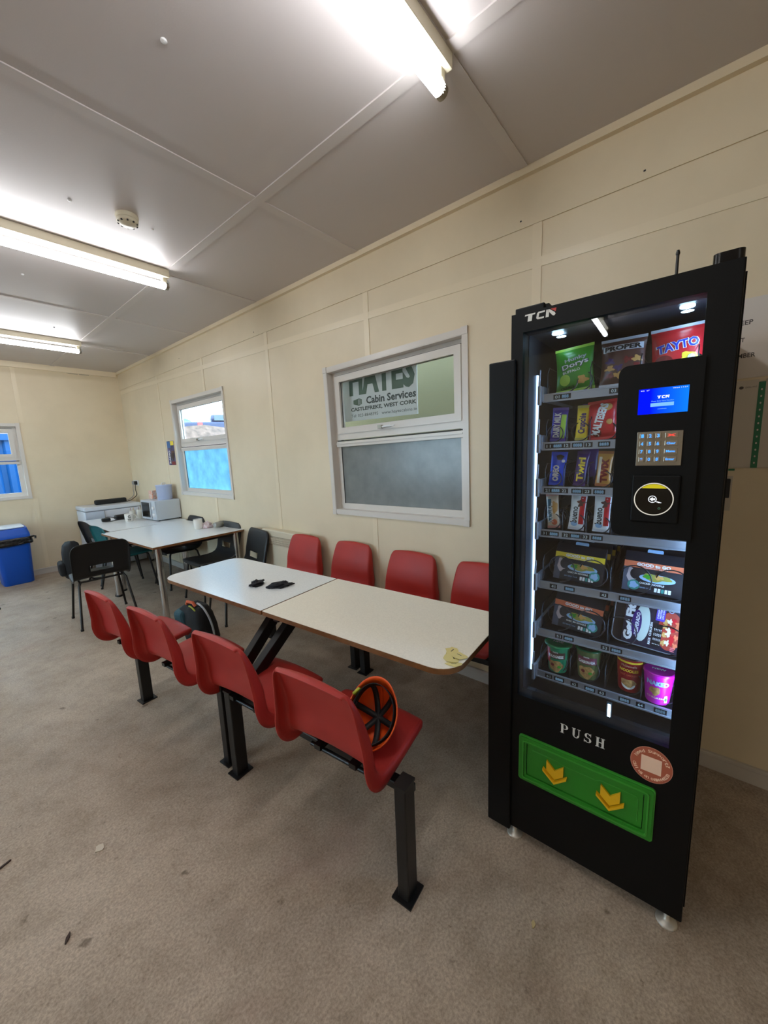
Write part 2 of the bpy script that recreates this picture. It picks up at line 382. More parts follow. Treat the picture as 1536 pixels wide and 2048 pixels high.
# ------------------------------------------------------------------ windows
CLEAR = glassmat('clear pane', (.96, .98, .98))
FROST = frostmat('frosted pane', (150, 186, 200), .10)
FROSTG = frostmat('frosted grey pane', (184, 184, 182), .22)
def window(name, corners, to_world, frost, label, bead=True):
    """corners: TL,TR,BR,BL in wall coordinates; to_world(u, z, depth); depth<0 is into the room"""
    (TL, TR, BR, BL) = corners
    def P(a, t, d):   # a,t in 0..1
        u = (TL[0]*(1-a)+TR[0]*a)*(1-t)+(BL[0]*(1-a)+BR[0]*a)*t; z = (TL[1]*(1-a)+TR[1]*a)*(1-t)+(BL[1]*(1-a)+BR[1]*a)*t
        return to_world(u, z, d)
    Wd = abs(TR[0]-TL[0]); Hd = abs(TL[1]-BL[1]); fx = 1/Wd; fz = 1/Hd
    root = bpy.data.objects.new(name, None); COL.objects.link(root); root.location = P(.5, 1, 0); tag(root, label, None, None, 'structure')
    inv = Matrix.Translation(root.location).inverted()
    def bx(b, a0, a1, t0, t1, d0, d1, m):
        vs = [P(a, t, d) for a in (a0, a1) for t in (t0, t1) for d in (d0, d1)]
        b.add([inv @ v for v in vs], [(0, 1, 3, 2), (4, 6, 7, 5), (0, 4, 5, 1), (2, 3, 7, 6), (0, 2, 6, 4), (1, 5, 7, 3)], m)
    def ring(b, a0, a1, t0, t1, wx, wz, d0, d1, m):
        bx(b, a0, a0+wx*fx, t0, t1, d0, d1, m); bx(b, a1-wx*fx, a1, t0, t1, d0, d1, m)
        bx(b, a0+wx*fx, a1-wx*fx, t0, t0+wz*fz, d0, d1, m); bx(b, a0+wx*fx, a1-wx*fx, t1-wz*fz, t1, d0, d1, m)
    b = MB(); ring(b, 0, 1, 0, 1, .036, .036, -.012, 0, UPVC)
    for a in (0, 1-.042*fx):
        for t in (-.004*fz, 1-.038*fz): bx(b, a, a+.042*fx, t, t+.042*fz, -.016, -.001, UPVC)
    ring(b, .034*fx, 1-.034*fx, .034*fz, 1-.034*fz, .006, .006, -.010, .075, UPVC)      # reveal lining
    b.build('window_trim', root)
    b = MB(); e = .040
    ring(b, e*fx, 1-e*fx, e*fz, 1-e*fz, .045, .045, .050, .088, UPVC)
    bx(b, e*fx, 1-e*fx, .435, .485, .044, .088, UPVC)
    b.build('window_frame', root)
    b = MB(); s0 = (e+.034)*fx
    ring(b, s0, 1-s0, (e+.030)*fz, .445, .048, .048, .036, .080, UPVC)
    bx(b, s0-.004*fx, s0, (e+.03)*fz, .445, .042, .052, DARKG); bx(b, s0, 1-s0, (e+.026)*fz, (e+.030)*fz, .042, .052, DARKG)
    b.build('window_sash', root)
    b = MB(); g0 = s0+.046*fx
    bx(b, g0, 1-g0, (e+.074)*fz, .407, .062, .066, CLEAR); b.build('upper_pane', root)
    b = MB(); ring(b, g0, 1-g0, (e+.076)*fz, .407, .003, .003, .055, .062, DARKG); b.build('window_seal', root)
    b = MB(); h0 = (e+.043)*fx
    bx(b, h0, 1-h0, .53, 1-(e+.040)*fz, .060, .064, frost); b.build('lower_pane', root)
    b = MB(); ring(b, h0, 1-h0, .53, 1-(e+.042)*fz, .003, .003, .054, .060, DARKG); b.build('window_seal', root)
    b = MB(); bx(b, (e+.02)*fx, 1-(e+.02)*fx, .497, .532, .028, .056, UPVC); bx(b, (e+.02)*fx, 1-(e+.02)*fx, .508, .514, .022, .03, UPVC)
    bx(b, (e+.02)*fx, 1-(e+.02)*fx, .489, .495, .042, .05, DARKG); b.build('glazing_bead', root)
    b = MB(); bx(b, .42, .50, .423, .434, .020, .034, WHITE); bx(b, .41, .437, .418, .438, .014, .038, STEEL); bx(b, .455, .53, .426, .432, .010, .020, WHITE)
    b.build('handle', root)
    return root
window('window_1', W1['c'], lambda u, z, d: Vector((d, u, z)), FROSTG, 'large white window showing a company sign outside')
window('window_2', W2['c'], lambda u, z, d: Vector((d, u, z)), FROST, 'white window above the microwave table')
window('window_3', ((W3X[0], W3Z[1]), (W3X[1], W3Z[1]), (W3X[1], W3Z[0]), (W3X[0], W3Z[0])), lambda u, z, d: Vector((u, L+d, z)), CLEAR, 'white window in the end wall')
window('window_added', ((XLW[0]-.03, XLW[3]+.03), (XLW[1]+.03, XLW[3]+.03), (XLW[1]+.03, XLW[2]-.03), (XLW[0]-.03, XLW[2]-.03)), lambda u, z, d: Vector((XL-d, u, z)), CLEAR, 'unseen window added in the left wall to let in daylight')  # unseen window, added and sized to bring daylight in from the left

# ------------------------------------------------------------------ outside
GR = pm('outdoor brown gravel', (112, 88, 76), .9, var=.5, scale=6, bump=.6, bscale=20)
b = MB(); b.box(-30, 60, -30, 60, -.75, -.7, GR); tag(struct('ground', b), 'brown gravel yard outside')
CAB = pm('olive grey cladding', (132, 124, 96), .6)
b = MB(); b.box(.62, .75, -1.5, 3.25, -.6, 2.9, CAB)
b.box(.62, .75, -1.5, 3.25, 2.9, 2.95, UPVC)
struct('wall_outside', b)
# hanging company sign between the cabins
SG = pm('sign green', (72, 94, 76), .5); SW = pm('sign white board', (206, 208, 206), .4); SD = pm('sign dark', (50, 62, 58), .5)
root = thing('company_sign', 'white board sign with green company lettering outside the large window', 'sign', T(.125, 1.93, 1.955) @ RZ(-90))
b = MB(); b.box(-.40, .352, 0, .006, -.190, .34, SW); b.build('sign_board', root)
b = MB()
b.text('HAYES', .015, .135, .64, .27, SG, bold=.045)
b.text('Cabin Services', .107, -.044, .47, .056, SD, bold=.03)
b.text('CASTLEFREKE, WEST CORK', .0245, -.105, .64, .034, SD, bold=.035)
b.text('Tel: 023-8848395   www.hayescabins.ie', .0245, -.155, .64, .030, SD)
b.flat([(-.265, -.062), (-.205, -.078), (-.175, -.066), (-.175, -.030), (-.205, -.022), (-.265, -.032)], 0, SG, M=Matrix(((1, 0, 0, 0), (0, 0, -1, -.0007), (0, 1, 0, 0), (0, 0, 0, 1))))
for x in (-.212, -.202, -.192): b.box(x, x+.003, -.0012, -.0008, -.070, -.028, SW)
b.build('lettering', root)
# yard things seen through window_2 and window_3
BC = pm('blue container paint', (4, 76, 138), .5)
b = MB(); n = 46; prof = []
for i in range(n):
    x = -7+.18*i; prof += [(x, .0), (x+.05, .0), (x+.08, .045), (x+.14, .045), (x+.17, 0)]
poly = prof+[(prof[-1][0], 1.2), (-7, 1.2)]
b.prism(poly, -.55, 1.93, BC, M=T(0, 8.6, 0)); b.box(-7.05, 1.4, 8.57, 9.85, 1.93, 2.03, BC); b.box(-7.05, 1.4, 8.57, 9.85, -.65, -.55, BC)
tag(b.build('shipping_container'), 'bright blue corrugated container outside the end wall window', 'container')
TY = pm('tyre rubber', (38, 44, 58), .7); DK = pm('dark blue van', (44, 54, 86), .35); GLS = pm('van glass', (70, 86, 90), .15)
b = MB()
def bankf(u, v_):
    x = -6+40*u; d = v_*30; z = -.72+3.42*min(1, d/4.0)+.12*noise.noise(Vector((x*.9, d*1.1, 2)))*(1 if d > .5 else 0); return Vector((x, 10.9+d, z))
b.sheet(bankf, [i/80 for i in range(81)], [i/60 for i in range(61)], GR, .05, smooth=False)
tag(struct('ground_bank', b), 'rising brown gravel bank outside')
v = thing('parked_van', 'dark parked pickup seen through the window above the microwave', 'vehicle', T(10.6, 26.0, 2.72) @ RZ(-25))
b = MB(); b.box(-2.9, 2.9, 0, 1.9, .35, 1.25, DK, bev=.12); b.build('body', v)
b = MB(); b.box(.2, 2.0, .12, 1.78, 1.25, 1.75, DK, bev=.2); b.box(.45, 1.8, .10, .13, 1.33, 1.65, GLS); b.build('cab', v)
for x in (-1.7, 1.7):
    b = MB(); b.lathe([(.0, -.12), (.36, -.12), (.4, -.08), (.4, .08), (.36, .12), (0, .12)], TY, M=T(x, 0, .4) @ RX(90)); b.build('wheel', v)
b = MB(); b.box(-.6, -.3, -.03, .2, .9, 1.2, pm('tail light red', (230, 60, 60), .3, emit=.3)); b.build('tail_light', v)
TR = pm('outdoor foliage', (86, 112, 120), .9, var=.4)
for k, (x, y, r, lab) in enumerate(((12.4, 33.5, 1.05, 'round bush on the bank left of the parked pickup'), (15.9, 33.0, 1.25, 'larger bush on the bank right of the parked pickup'))):
    b = MB(); b.lathe([(0.01, 0), (.7*r, .15*r), (1.05*r, .8*r), (.8*r, 1.5*r), (.3*r, 1.9*r), (0.01, 1.95*r)], TR, n=26, fn=lambda v: v*(1+.22*noise.noise(v*2.2)))
    tag(b.build('bush', M=T(x, y, 2.7)), lab, 'bush')

# ------------------------------------------------------------------ ceiling lights
TUBE = emat('fluorescent tube', (250, 252, 255), TUBE_STRENGTH)
TR_ = .0235
FITT = pm('cream light fitting', (212, 204, 180), .4)
def batten_light(xe, y, label, length=1.50, visible=True):
    r = thing('batten_light', label, 'light', T(xe, y, H), 'fluorescent batten lights')
    b = MB(); b.box(-length, 0, -.040, .040, -.054, 0, FITT, bev=.006); b.build('housing', r)
    for x, s in ((-.03, 1), (-length+.03, -1)):
        b = MB(); b.box(x-.016, x+.016, -.018, .018, -.088, -.05, FITT, bev=.005)
        b.tube([(x+s*.022, 0, -.06), (x+s*.036, 0, -.075), (x+s*.034, 0, -.105), (x+s*.018, 0, -.115)], .006, WHITE, 8); b.build('lamp_holder', r)
    b = MB(); b.tube([(-length+.03, 0, -.106), (-.024, 0, -.106)], TR_, TUBE, 18)
    b.tube([(-.030, 0, -.106), (-.006, 0, -.106)], TR_+.0003, STEEL, 16); b.tube([(-length+.006, 0, -.106), (-length+.03, 0, -.106)], TR_+.0003, STEEL, 16)
    b.build('tube', r)
    return r
batten_light(-.765, .815, 'lit fluorescent tube fitting nearest the camera above the vending machine')
batten_light(-.80, 3.12, 'lit fluorescent tube fitting near the round smoke detector')
batten_light(-.80, 5.53, 'lit fluorescent tube fitting closest to the end wall')
for y in (-1.5, .815, 3.12): batten_light(-3.5, y, 'unseen fluorescent tube fitting added to light the far half of the room')  # out-of-view row, added to fill the room with light

# smoke detector
r = thing('smoke_detector', 'round cream smoke detector on the ceiling', 'smoke detector', T(-1.215, 2.585, H) @ RX(180) @ Matrix.Diagonal((1.06, 1.06, .8, 1)))
CR = pm('cream detector plastic', (212, 205, 182), .4)
b = MB(); b.lathe([(.052, 0), (.054, .012), (.050, .018), (.050, .026)], CR); b.build('base', r)
b = MB(); b.lathe([(.048, .026), (.050, .030), (.050, .044), (.044, .052), (.034, .056), (.030, .064), (.0, .066)], CR)
for k in range(10):
    a = 2*PI*k/10; b.box(.041, .047, -.004, .004, .045, .056, DARKG, M=RZ(math.degrees(a)))
b.build('cover', r)
for k, (x, y, s) in enumerate(((-1.443, 1.461, .010), (-1.458, 2.643, .009), (-1.07, 2.623, .007), (-1.489, 3.858, .009), (-1.102, 5.10, .006))):
    b = MB(); b.lathe([(s, 0), (s*1.05, -.003), (s*.7, -.006), (0, -.007)], WHITE if k != 4 else DARKG, n=14)
    tag(b.build('screw_cap', M=T(x, y, H)), ['white screw cap on the ceiling nearest the camera', 'white screw cap on the ceiling left of the smoke detector', 'small screw cap on the ceiling right of the smoke detector', 'white screw cap on the ceiling between the two far tube lights, nearer one', 'dark screw cap on the ceiling just before the farthest tube light'][k], 'screw cap')

# end wall vent
r = thing('wall_vent', 'double rectangular vent grille high on the end wall', 'vent', T(-.50, L, 2.82))
b = MB(); b.box(-.135, .135, -.010, 0, -.042, .042, BATT, bev=.003); b.build('frame', r)
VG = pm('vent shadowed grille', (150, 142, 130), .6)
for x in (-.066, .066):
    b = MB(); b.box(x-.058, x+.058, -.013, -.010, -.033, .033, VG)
    for k in range(9): b.box(x-.055+.013*k, x-.050+.013*k, -.017, -.013, -.030, .030, BATT)
    b.build('grille', r)

# ------------------------------------------------------------------ vending machine
MY = 1.45; MM = T(-.8611, -.0342, -.106) @ RZ(MY-90) @ Matrix.Scale(1.07, 4)     # local x to the viewer's right, y into the machine, z up
vm = thing('vending_machine', 'tall black glass-fronted vending machine with green push flap', 'vending machine', MM)
Wm = .511; ZB = .142; ZT = 1.900
b = MB()   # cabinet, hollow
b.box(-Wm+.004, -Wm+.030, .052, .755, ZB, 1.885, BLK); b.box(-.018, .010, .052, .755, ZB, 1.885, BLK)
b.box(-Wm+.004, .010, .052, .755, 1.857, 1.885, BLK); b.box(-Wm+.004, .010, .052, .755, ZB, ZB+.03, BLK); b.box(-Wm+.004, .010, .735, .755, ZB, 1.885, BLK)
b.build('cabinet', vm)
b = MB(); b.box(.008, .024, .72, .755, ZB, 1.87, pm('galvanised side', (150, 138, 118), .5)); b.build('rear_panel', vm)
b = MB()
b.box(-Wm+.030, -.018, .50, .515, ZB+.4, 1.857, INNER); b.box(-Wm+.028, -Wm+.034, .06, .5, .60, 1.857, INNER); b.box(-.022, -.018, .06, .5, .60, 1.857, INNER)
b.box(-Wm+.030, -.018, .06, .5, 1.852, 1.857, INNER)
b.add([(-Wm+.03, .06, .60), (-.018, .06, .60), (-.018, .13, .632), (-Wm+.03, .13, .632)], [(0, 1, 2, 3)], INNER)
b.add([(-Wm+.03, .13, .632), (-.018, .13, .632), (-.018, .5, .60), (-Wm+.03, .5, .60)], [(0, 1, 2, 3)], INNER)
b.box(-Wm+.03, -.018, .045, .06, .56, .625, INNER)
b.build('inner_liner', vm)
b = MB()   # door frame with glass opening
gx0, gx1, gz0, gz1 = -.476, -.058, .674, 1.845
b.box(-Wm, gx0, 0, .05, ZB, ZT, BLK); b.box(gx1, 0, 0, .05, ZB, ZT, BLK)
b.box(gx0, gx1, 0, .05, gz1, ZT, BLK); b.box(gx0, gx1, 0, .05, ZB, gz0, BLK)
b.tube([(0.0, .004, ZB), (0.0, .004, ZT)], .004, BLK, 8)
b.build('door', vm)
VG1 = glassmat('machine window', (.93, .95, .97), 1.5, .01)
b = MB(); b.box(gx0-.01, gx1+.01, .008, .012, gz0-.01, gz1+.01, VG1); b.build('window_glass', vm)
b = MB(); b.box(-.577, -.494, -.012, .11, .130, 1.772, BLK, bev=.004); b.build('side_panel', vm)
b = MB(); b.box(-Wm, -Wm+.085, .03, .09, 1.885, 1.925, BLK, bev=.003); b.box(-Wm+.075, -Wm+.095, .04, .08, 1.90, 1.922, BLK); b.build('hinge_cover', vm)
b = MB(); b.prism(rrect(-.053, .002, .01, .10, .012), 1.90, 1.925, BLKG); b.build('hinge_cover', vm)
b = MB(); b.tube([(-.1195, .03, 1.885), (-.1195, .03, 1.955)], .0032, BLKP, 8); b.lathe([(.004, 1.952), (.0045, 1.956), (.003, 1.962), (0, 1.963)], BLKP, M=T(-.1195, .03, 0), n=10); b.build('antenna', vm)
# delivery text + logo
LW = pm('printed white', (226, 226, 220), .45)
b = MB()
def serif(b, ch, x, z, h, mat):
    w = h*.78; t = h*.20; s = h*.06; q = h*.10
    def r(x0, x1, z0, z1): b.box(x+x0*w, x+x1*w, -.0008, 0, z+z0*h, z+z1*h, mat)
    def arc(cx, cz, rx, rz, a0, a1, tt, n=12):
        P = [];
        for k in range(n+1):
            a = math.radians(a0+(a1-a0)*k/n); P.append((a, 0))
        for k in range(n):
            (a, _), (c, _) = P[k], P[k+1]
            def tk(t_): return tt*(.45+.55*abs(math.cos(t_)))
            q1 = [(cx+rx*math.cos(a), cz+rz*math.sin(a)), (cx+rx*math.cos(c), cz+rz*math.sin(c)), (cx+(rx-tk(c))*math.cos(c), cz+(rz-.075)*math.sin(c)), (cx+(rx-tk(a))*math.cos(a), cz+(rz-.075)*math.sin(a))]
            b.add([(x+u*w, -.0008, z+v*h) for u, v in q1], [(0, 1, 2, 3)], mat)
    if ch == 'P': r(.10, .36, 0, 1); r(0, .46, 0, .05); r(0, .5, .95, 1); r(.3, .55, .95, 1); r(.3, .55, .45, .5); arc(.52, .725, .40, .275, -90, 90, .25)
    if ch == 'U': r(.10, .34, .3, 1); r(0, .44, .95, 1); r(.76, .86, .3, 1); r(.62, 1.0, .95, 1); arc(.48, .32, .38, .32, 180, 360, .22)
    if ch == 'S': arc(.47, .735, .36, .265, 20, 270, .24); arc(.47, .275, .40, .275, -160, 90, .24); r(.74, .82, .70, 1.0); r(.05, .13, 0, .30)
    if ch == 'H': r(.10, .34, 0, 1); r(.66, .90, 0, 1); r(0, .44, 0, .05); r(0, .44, .95, 1); r(.56, 1, 0, .05); r(.56, 1, .95, 1); r(.3, .7, .48, .55)
for ch, x in zip('PUSH', (-.336, -.302, -.268, -.235)): serif(b, ch, x, .5955, .032, LW)
b.build('lettering', vm)
def tcn(b, x0, z0, w, h, mat, red, M=None, y=-.0008):
    def P(pts, m): b.add([(x0+u*w, y, z0+v*h) for u, v in pts], [list(range(len(pts)))], m, M)
    P([(0, 1), (.34, 1), (.33, .80), (-.02, .80)], mat); P([(.10, .8), (.24, .8), (.22, 0), (.08, 0)], mat)
    P([(.37, .2), (.40, .85), (.47, .78), (.45, .25)], mat); P([(.40, .85), (.45, 1), (.66, 1), (.65, .78), (.47, .78)], mat); P([(.37, .2), (.45, .25), (.63, .22), (.62, 0), (.42, 0)], mat)
    P([(.68, 0), (.70, 1), (.80, 1), (.78, 0)], mat); P([(.72, 1), (.80, 1), (.97, .45), (1.0, .2), (.95, 0), (.90, .1)], mat); P([(.83, 1), (1.02, 1), (1.0, .52)], red)
b = MB(); tcn(b, -.470, 1.872, .084, .020, LW, pm('logo red', (190, 60, 50), .4)); b.build('logo', vm)
# green flap
GN = pm('green flap plastic', (42, 128, 34), .32, spec=.5); GN2 = pm('green flap edge', (60, 150, 50), .3)
b = MB()
MP = Matrix(((1, 0, 0, 0), (0, 0, -1, 0), (0, 1, 0, 0), (0, 0, 0, 1)))    # polygon xy -> xz, thickness z -> -y
fx0, fx1, fz0, fz1 = -.466, -.078, .360, .533
def ringpoly(b, o, i, z0, z1, m, M):
    n = len(o); vs = [(x, y, z1) for x, y in o]+[(x, y, z1) for x, y in i]+[(x, y, z0) for x, y in o]+[(x, y, z0) for x, y in i]
    b.add(vs, [(k, (k+1) % n, n+(k+1) % n, n+k) for k in range(n)]+[(k, 2*n+k, 2*n+(k+1) % n, (k+1) % n) for k in range(n)]+[(n+k, n+(k+1) % n, 3*n+(k+1) % n, 3*n+k) for k in range(n)], m, M)
def rr(e, r): return rrect(fx0+e, fx1-e, fz0+e, fz1-e, r)
ringpoly(b, rr(0, .010), rr(.004, .008), 0, .006, GN2, MP); ringpoly(b, rr(.004, .008), rr(.014, .008), 0, .010, GN, MP)
ringpoly(b, rr(.014, .008), rr(.018, .006), 0, .013, GN2, MP); ringpoly(b, rr(.018, .006), rr(.026, .004), 0, .007, GN, MP)
b.build('flap_frame', vm)
b = MB(); b.prism(rr(.028, .004), 0, .003, GN, M=MP)
cl = [(fx0+.045, fz1-.046), (fx0+.125, fz1-.046), (fx0+.14, fz1-.052), (fx1-.15, fz1-.052), (fx1-.135, fz1-.046), (fx1-.045, fz1-.046), (fx1-.040, fz1-.052), (fx1-.040, fz0+.045)]
b.tube([(x, -.0035, z) for x, z in cl], .0012, GN2, 6); b.build('delivery_flap', vm)
YL = pm('yellow arrow plastic', (228, 176, 24), .35)
for x in (-.347, -.188):
    b = MB(); b.prism([(x-.026, .478), (x, .452), (x+.026, .478), (x+.026, .443), (x, .420), (x-.026, .443)], .003, .010, YL, M=MP)
    b.prism([(x-.037, .447), (x, .414), (x+.037, .447), (x+.037, .439), (x, .406), (x-.037, .439)], .003, .016, YL, M=MP); b.build('arrow', vm)
# sticker
ST = pm('support sticker', (178, 92, 66), .45); SC2 = pm('support sticker rim', (206, 140, 120), .45); PK = pm('sticker print', (244, 206, 178), .5)
b = MB(); cx, cz = -.094, .604
b.disc(cx, cz, .050, .0545, SC2, eps=-.0006, n=40, rings=2); b.disc(cx, cz, .0485, .053, ST, eps=-.0010, n=40, rings=2)
b.patch(cx-.024, cx+.024, cz-.024, cz+.024, PK, eps=-.0013, nx=1, nz=1)
def ringtext(b, s, a0, a1, r, size, inward):
    for k, ch in enumerate(s):
        if ch == ' ': continue
        a = math.radians(a0+(a1-a0)*k/(len(s)-1)); X = cx+r*math.cos(a); Z = cz+r*1.05*math.sin(a)
        rot = a-PI/2 if not inward else a+PI/2
        wd = size*(.35 if ch in 'Il1' else .8); lo = ch in 'eupor'
        b.text(ch, X, Z, wd, size*(.75 if lo else 1), PK, bold=.02, rot=rot, eps=-.0014)
ringtext(b, 'Need Support?', 155, 20, .040, .0095, False); ringtext(b, 'Call us on 01-4448233', 193, 345, .0405, .0082, True)
b.build('sticker', vm)
# control panel
b = MB(); b.prism(rrect(-.223, -.050, 1.265, 1.705, (.0, .022, .022, .0)), .002, .012, BLK, M=MP); b.build('control_panel', vm)
SB = emat('screen blue', (6, 50, 250), 1.05); SBB = emat('screen pale blue', (120, 180, 255), 1.); SBW = emat('screen white', (235, 240, 255), 1.1)
def screenmat():
    m = bpy.data.materials.new('blue display'); m.use_nodes = True; nt = m.node_tree; nt.nodes.clear()
    o = nt.nodes.new('ShaderNodeOutputMaterial'); e = nt.nodes.new('ShaderNodeEmission'); tc = nt.nodes.new('ShaderNodeTexCoord'); sp = nt.nodes.new('ShaderNodeSeparateXYZ'); r = nt.nodes.new('ShaderNodeValToRGB')
    nt.links.new(tc.outputs['Generated'], sp.inputs[0]); nt.links.new(sp.outputs['X'], r.inputs[0]); nt.links.new(r.outputs[0], e.inputs[0]); nt.links.new(e.outputs[0], o.inputs[0])
    r.color_ramp.elements[0].color = (*lin((4, 20, 250)), 1); r.color_ramp.elements[1].color = (*lin((16, 120, 255)), 1); r.color_ramp.elements[0].position = .25; return m
b = MB(); b.patch(-.177, -.0765, 1.5805, 1.6425, screenmat(), eps=-.0125, nx=1, nz=1); s_ = b.build('screen', vm)
b = MB(); tcn(b, -.138, 1.617, .024, .0065, SBW, SBW, y=-.0130); b.text('Please Enter Item Number', -.127, 1.611, .045, .0032, SBB, eps=-.013)
b.patch(-.151, -.104, 1.598, 1.6065, SBB, eps=-.0130, nx=1, nz=1); b.text('continue', -.127, 1.592, .018, .0025, SBB, eps=-.013)
b.text('Wed 11:21', -.094, 1.6385, .028, .0024, SBW, eps=-.013); b.text('4G  27', -.164, 1.6385, .018, .0026, SBW, eps=-.013); b.build('display_content', s_)
b = MB(); b.box(-.1745, -.081, -.0155, -.012, 1.4515, 1.537, STEEL, bev=.001); kp = b.build('keypad', vm)
KB = emat('key blue glow', (70, 150, 255), 1.4); KR = emat('key red glow', (255, 70, 60), 1.1); KM = pm('steel key', (168, 158, 142), .3, metal=.8)
keys = [['1', '2', '3', 'x'], ['4', '5', '6', 'Clear'], ['7', '8', '9', 'Menu'], ['*', '0', '#', 'Enter']]
for i in range(4):
    for j in range(4):
        x = -.163+.0165*j if j < 3 else -.1035; z = 1.5265-.0195*i; hw = .0062 if j < 3 else .013; k = keys[i][j]
        b = MB(); b.box(x-hw, x+hw, -.0185, -.015, z-.0065, z+.0065, KM, bev=.0012)
        b.text(k, x, z, .0055 if j < 3 else .018, .0085 if j < 3 else .0055, KR if k == 'x' else KB, bold=.03, eps=-.0190); b.build('key', kp)
# card reader
b = MB(); b.box(-.180, -.078, -.020, -.012, 1.305, 1.428, BLK, bev=.004); cr = b.build('card_reader', vm)
RG = emat('reader ring glow', (225, 220, 205), .75)
def annulus(b, x, z, r0, r1, y0, y1, m, n=48):
    ringpoly(b, [(x+r1*math.cos(2*PI*k/n), z+r1*math.sin(2*PI*k/n)) for k in range(n)], [(x+r0*math.cos(2*PI*k/n), z+r0*math.sin(2*PI*k/n)) for k in range(n)], -y0, -y1, m, MP)
b = MB(); annulus(b, -.131, 1.367, .0395, .0415, -.020, -.0255, RG); b.build('light_ring', cr)
b = MB(); b.disc(-.131, 1.367, .0395, .0395, BLKG, eps=-.0225, n=40)
yl = [( -.131+.0385*math.cos(math.radians(a)), 1.367+.0385*math.sin(math.radians(a))) for a in range(46, 135, 8)]
b.add([(x, -.0232, z) for x, z in yl], [list(range(len(yl)))], emat('reader yellow band', (210, 195, 40), .7))
WH = emat('reader symbol', (235, 240, 245), 1.0)
annulus(b, -.133, 1.367, .0075, .0090, -.0232, -.0236, WH, 30)
b.add([(-.133+u*.0065, -.0238, 1.367+v*.0055) for u, v in ((-1, 0), (.1, 1), (.1, .45), (.9, .45), (.9, -.45), (.1, -.45), (.1, -1))], [list(range(7))], WH)
for k in range(3): b.box(-.127+.003*k, -.120+.003*k, -.0239, -.0234, 1.3605-.0012*k, 1.3617-.0012*k, WH)
annulus(b, -.118, 1.344, .0018, .0026, -.0232, -.0236, emat('reader hint', (90, 140, 110), .6), 16)
b.build('reader_display', cr)
# feet
for x, y in ((-.484, .018), (-.030, .018), (-.475, .72), (-.045, .72)):
    b = MB(); b.lathe([(.027, .0992), (.0275, .1015), (.027, .1045), (.024, .1065), (.013, .110), (.008, .113), (.008, ZB+.002)], pm('levelling foot', (196, 190, 178), .35, metal=.4), M=T(x, y, 0), n=24); b.build('foot', vm)
# led strips
b = MB(); b.box(-.4765, -.472, .135, .150, .70, 1.74, LED); b.build('led_strip', vm)
b = MB(); b.box(-.024, -.022, .070, .100, .70, 1.80, LED_FILL); b.build('led_strip', vm)  # unseen strip behind the door frame, added to brighten the packets
for x in (-.405, -.095):
    b = MB(); b.lathe([(0, 0), (.016, 0), (.016, .004)], LEDW, M=T(x, .10, 1.846), n=20); b.lathe([(0, 0), (.014, 0)], LEDW, M=T(x, .14, 1.846), n=20); b.build('led_spot_and_reflection', vm)  # rear disc imitates the spot's doubled reflection in the glazing
# shelves
DIG = emat('digit glow', (150, 200, 235), .4); DIGW = pm('digit print', (200, 222, 226), .5); PLT = pm('digit plate', (10, 14, 20), .4)
SEAL = pm('shelf bed', (34, 38, 44), .45, metal=.4)
rows = [(1.672, [('01', -.403, 1), ('888', -.380, 0), ('03', -.250, 1)], [(-.36, .040), (-.405, 0.03)]),
        (1.521, [('11', -.425, 1), ('8888', -.398, 0), ('12', -.372, 1), ('8888', -.340, 0), ('13', -.310, 1), ('8888', -.268, 0)], []),
        (1.378, [('21', -.425, 1), ('8888', -.400, 0), ('22', -.374, 1), ('8888', -.337, 0), ('23', -.308, 1), ('8888', -.275, 0)], []),
        (1.234, [('31', -.430, 1), ('8888', -.402, 0), ('32', -.365, 1), ('8888', -.337, 0), ('33', -.308, 1), ('8888', -.275, 0)], []),
        (1.054, [('41', -.398, 1), ('8888', -.348, 0), ('43', -.248, 1), ('8888', -.192, 0)], []),
        (.880, [('51', -.376, 1), ('8888', -.345, 0), ('53', -.238, 1), ('8888', -.207, 0)], []),
        (.722, [('61', -.405, 1), ('8888', -.370, 0), ('62', -.322, 1), ('8888', -.275, 0), ('63', -.240, 1), ('8888', -.177, 0), ('64', -.135, 1), ('8888', -.085, 0)], [])]
coils = {0: [(-.383, .030, .05), (-.342, .030, .05), (-.225, .03, .05), (-.14, .034, .05), (-.085, .034, .05)], 1: [(-.415, .026, .03), (-.340, .028, .03), (-.266, .026, .03), (-.19, .026, .03), (-.10, .03, .03)],
         2: [(-.413, .024, .028), (-.346, .024, .028), (-.270, .024, .028), (-.19, .026, .03), (-.10, .03, .03)], 3: [(-.413, .025, .03), (-.343, .027, .03), (-.270, .025, .03), (-.19, .026, .03), (-.10, .03, .03)],
         4: [(-.383, .042, .045), (-.287, .042, .045), (-.172, .042, .045), (-.08, .042, .045)], 5: [(-.383, .042, .045), (-.287, .042, .045), (-.200, .042, .045), (-.08, .042, .045)],
         6: [(-.388, .036, .05), (-.290, .036, .05), (-.170, .036, .05), (-.085, .036, .05)]}
divs = {0: [-.437, -.315, -.19, -.065], 1: [-.437, -.375, -.31, -.24, -.15], 2: [-.437, -.38, -.31, -.24, -.15], 3: [-.437, -.38, -.31, -.24, -.15], 4: [-.437, -.235], 5: [-.437, -.235], 6: [-.437, -.34, -.235, -.137]}
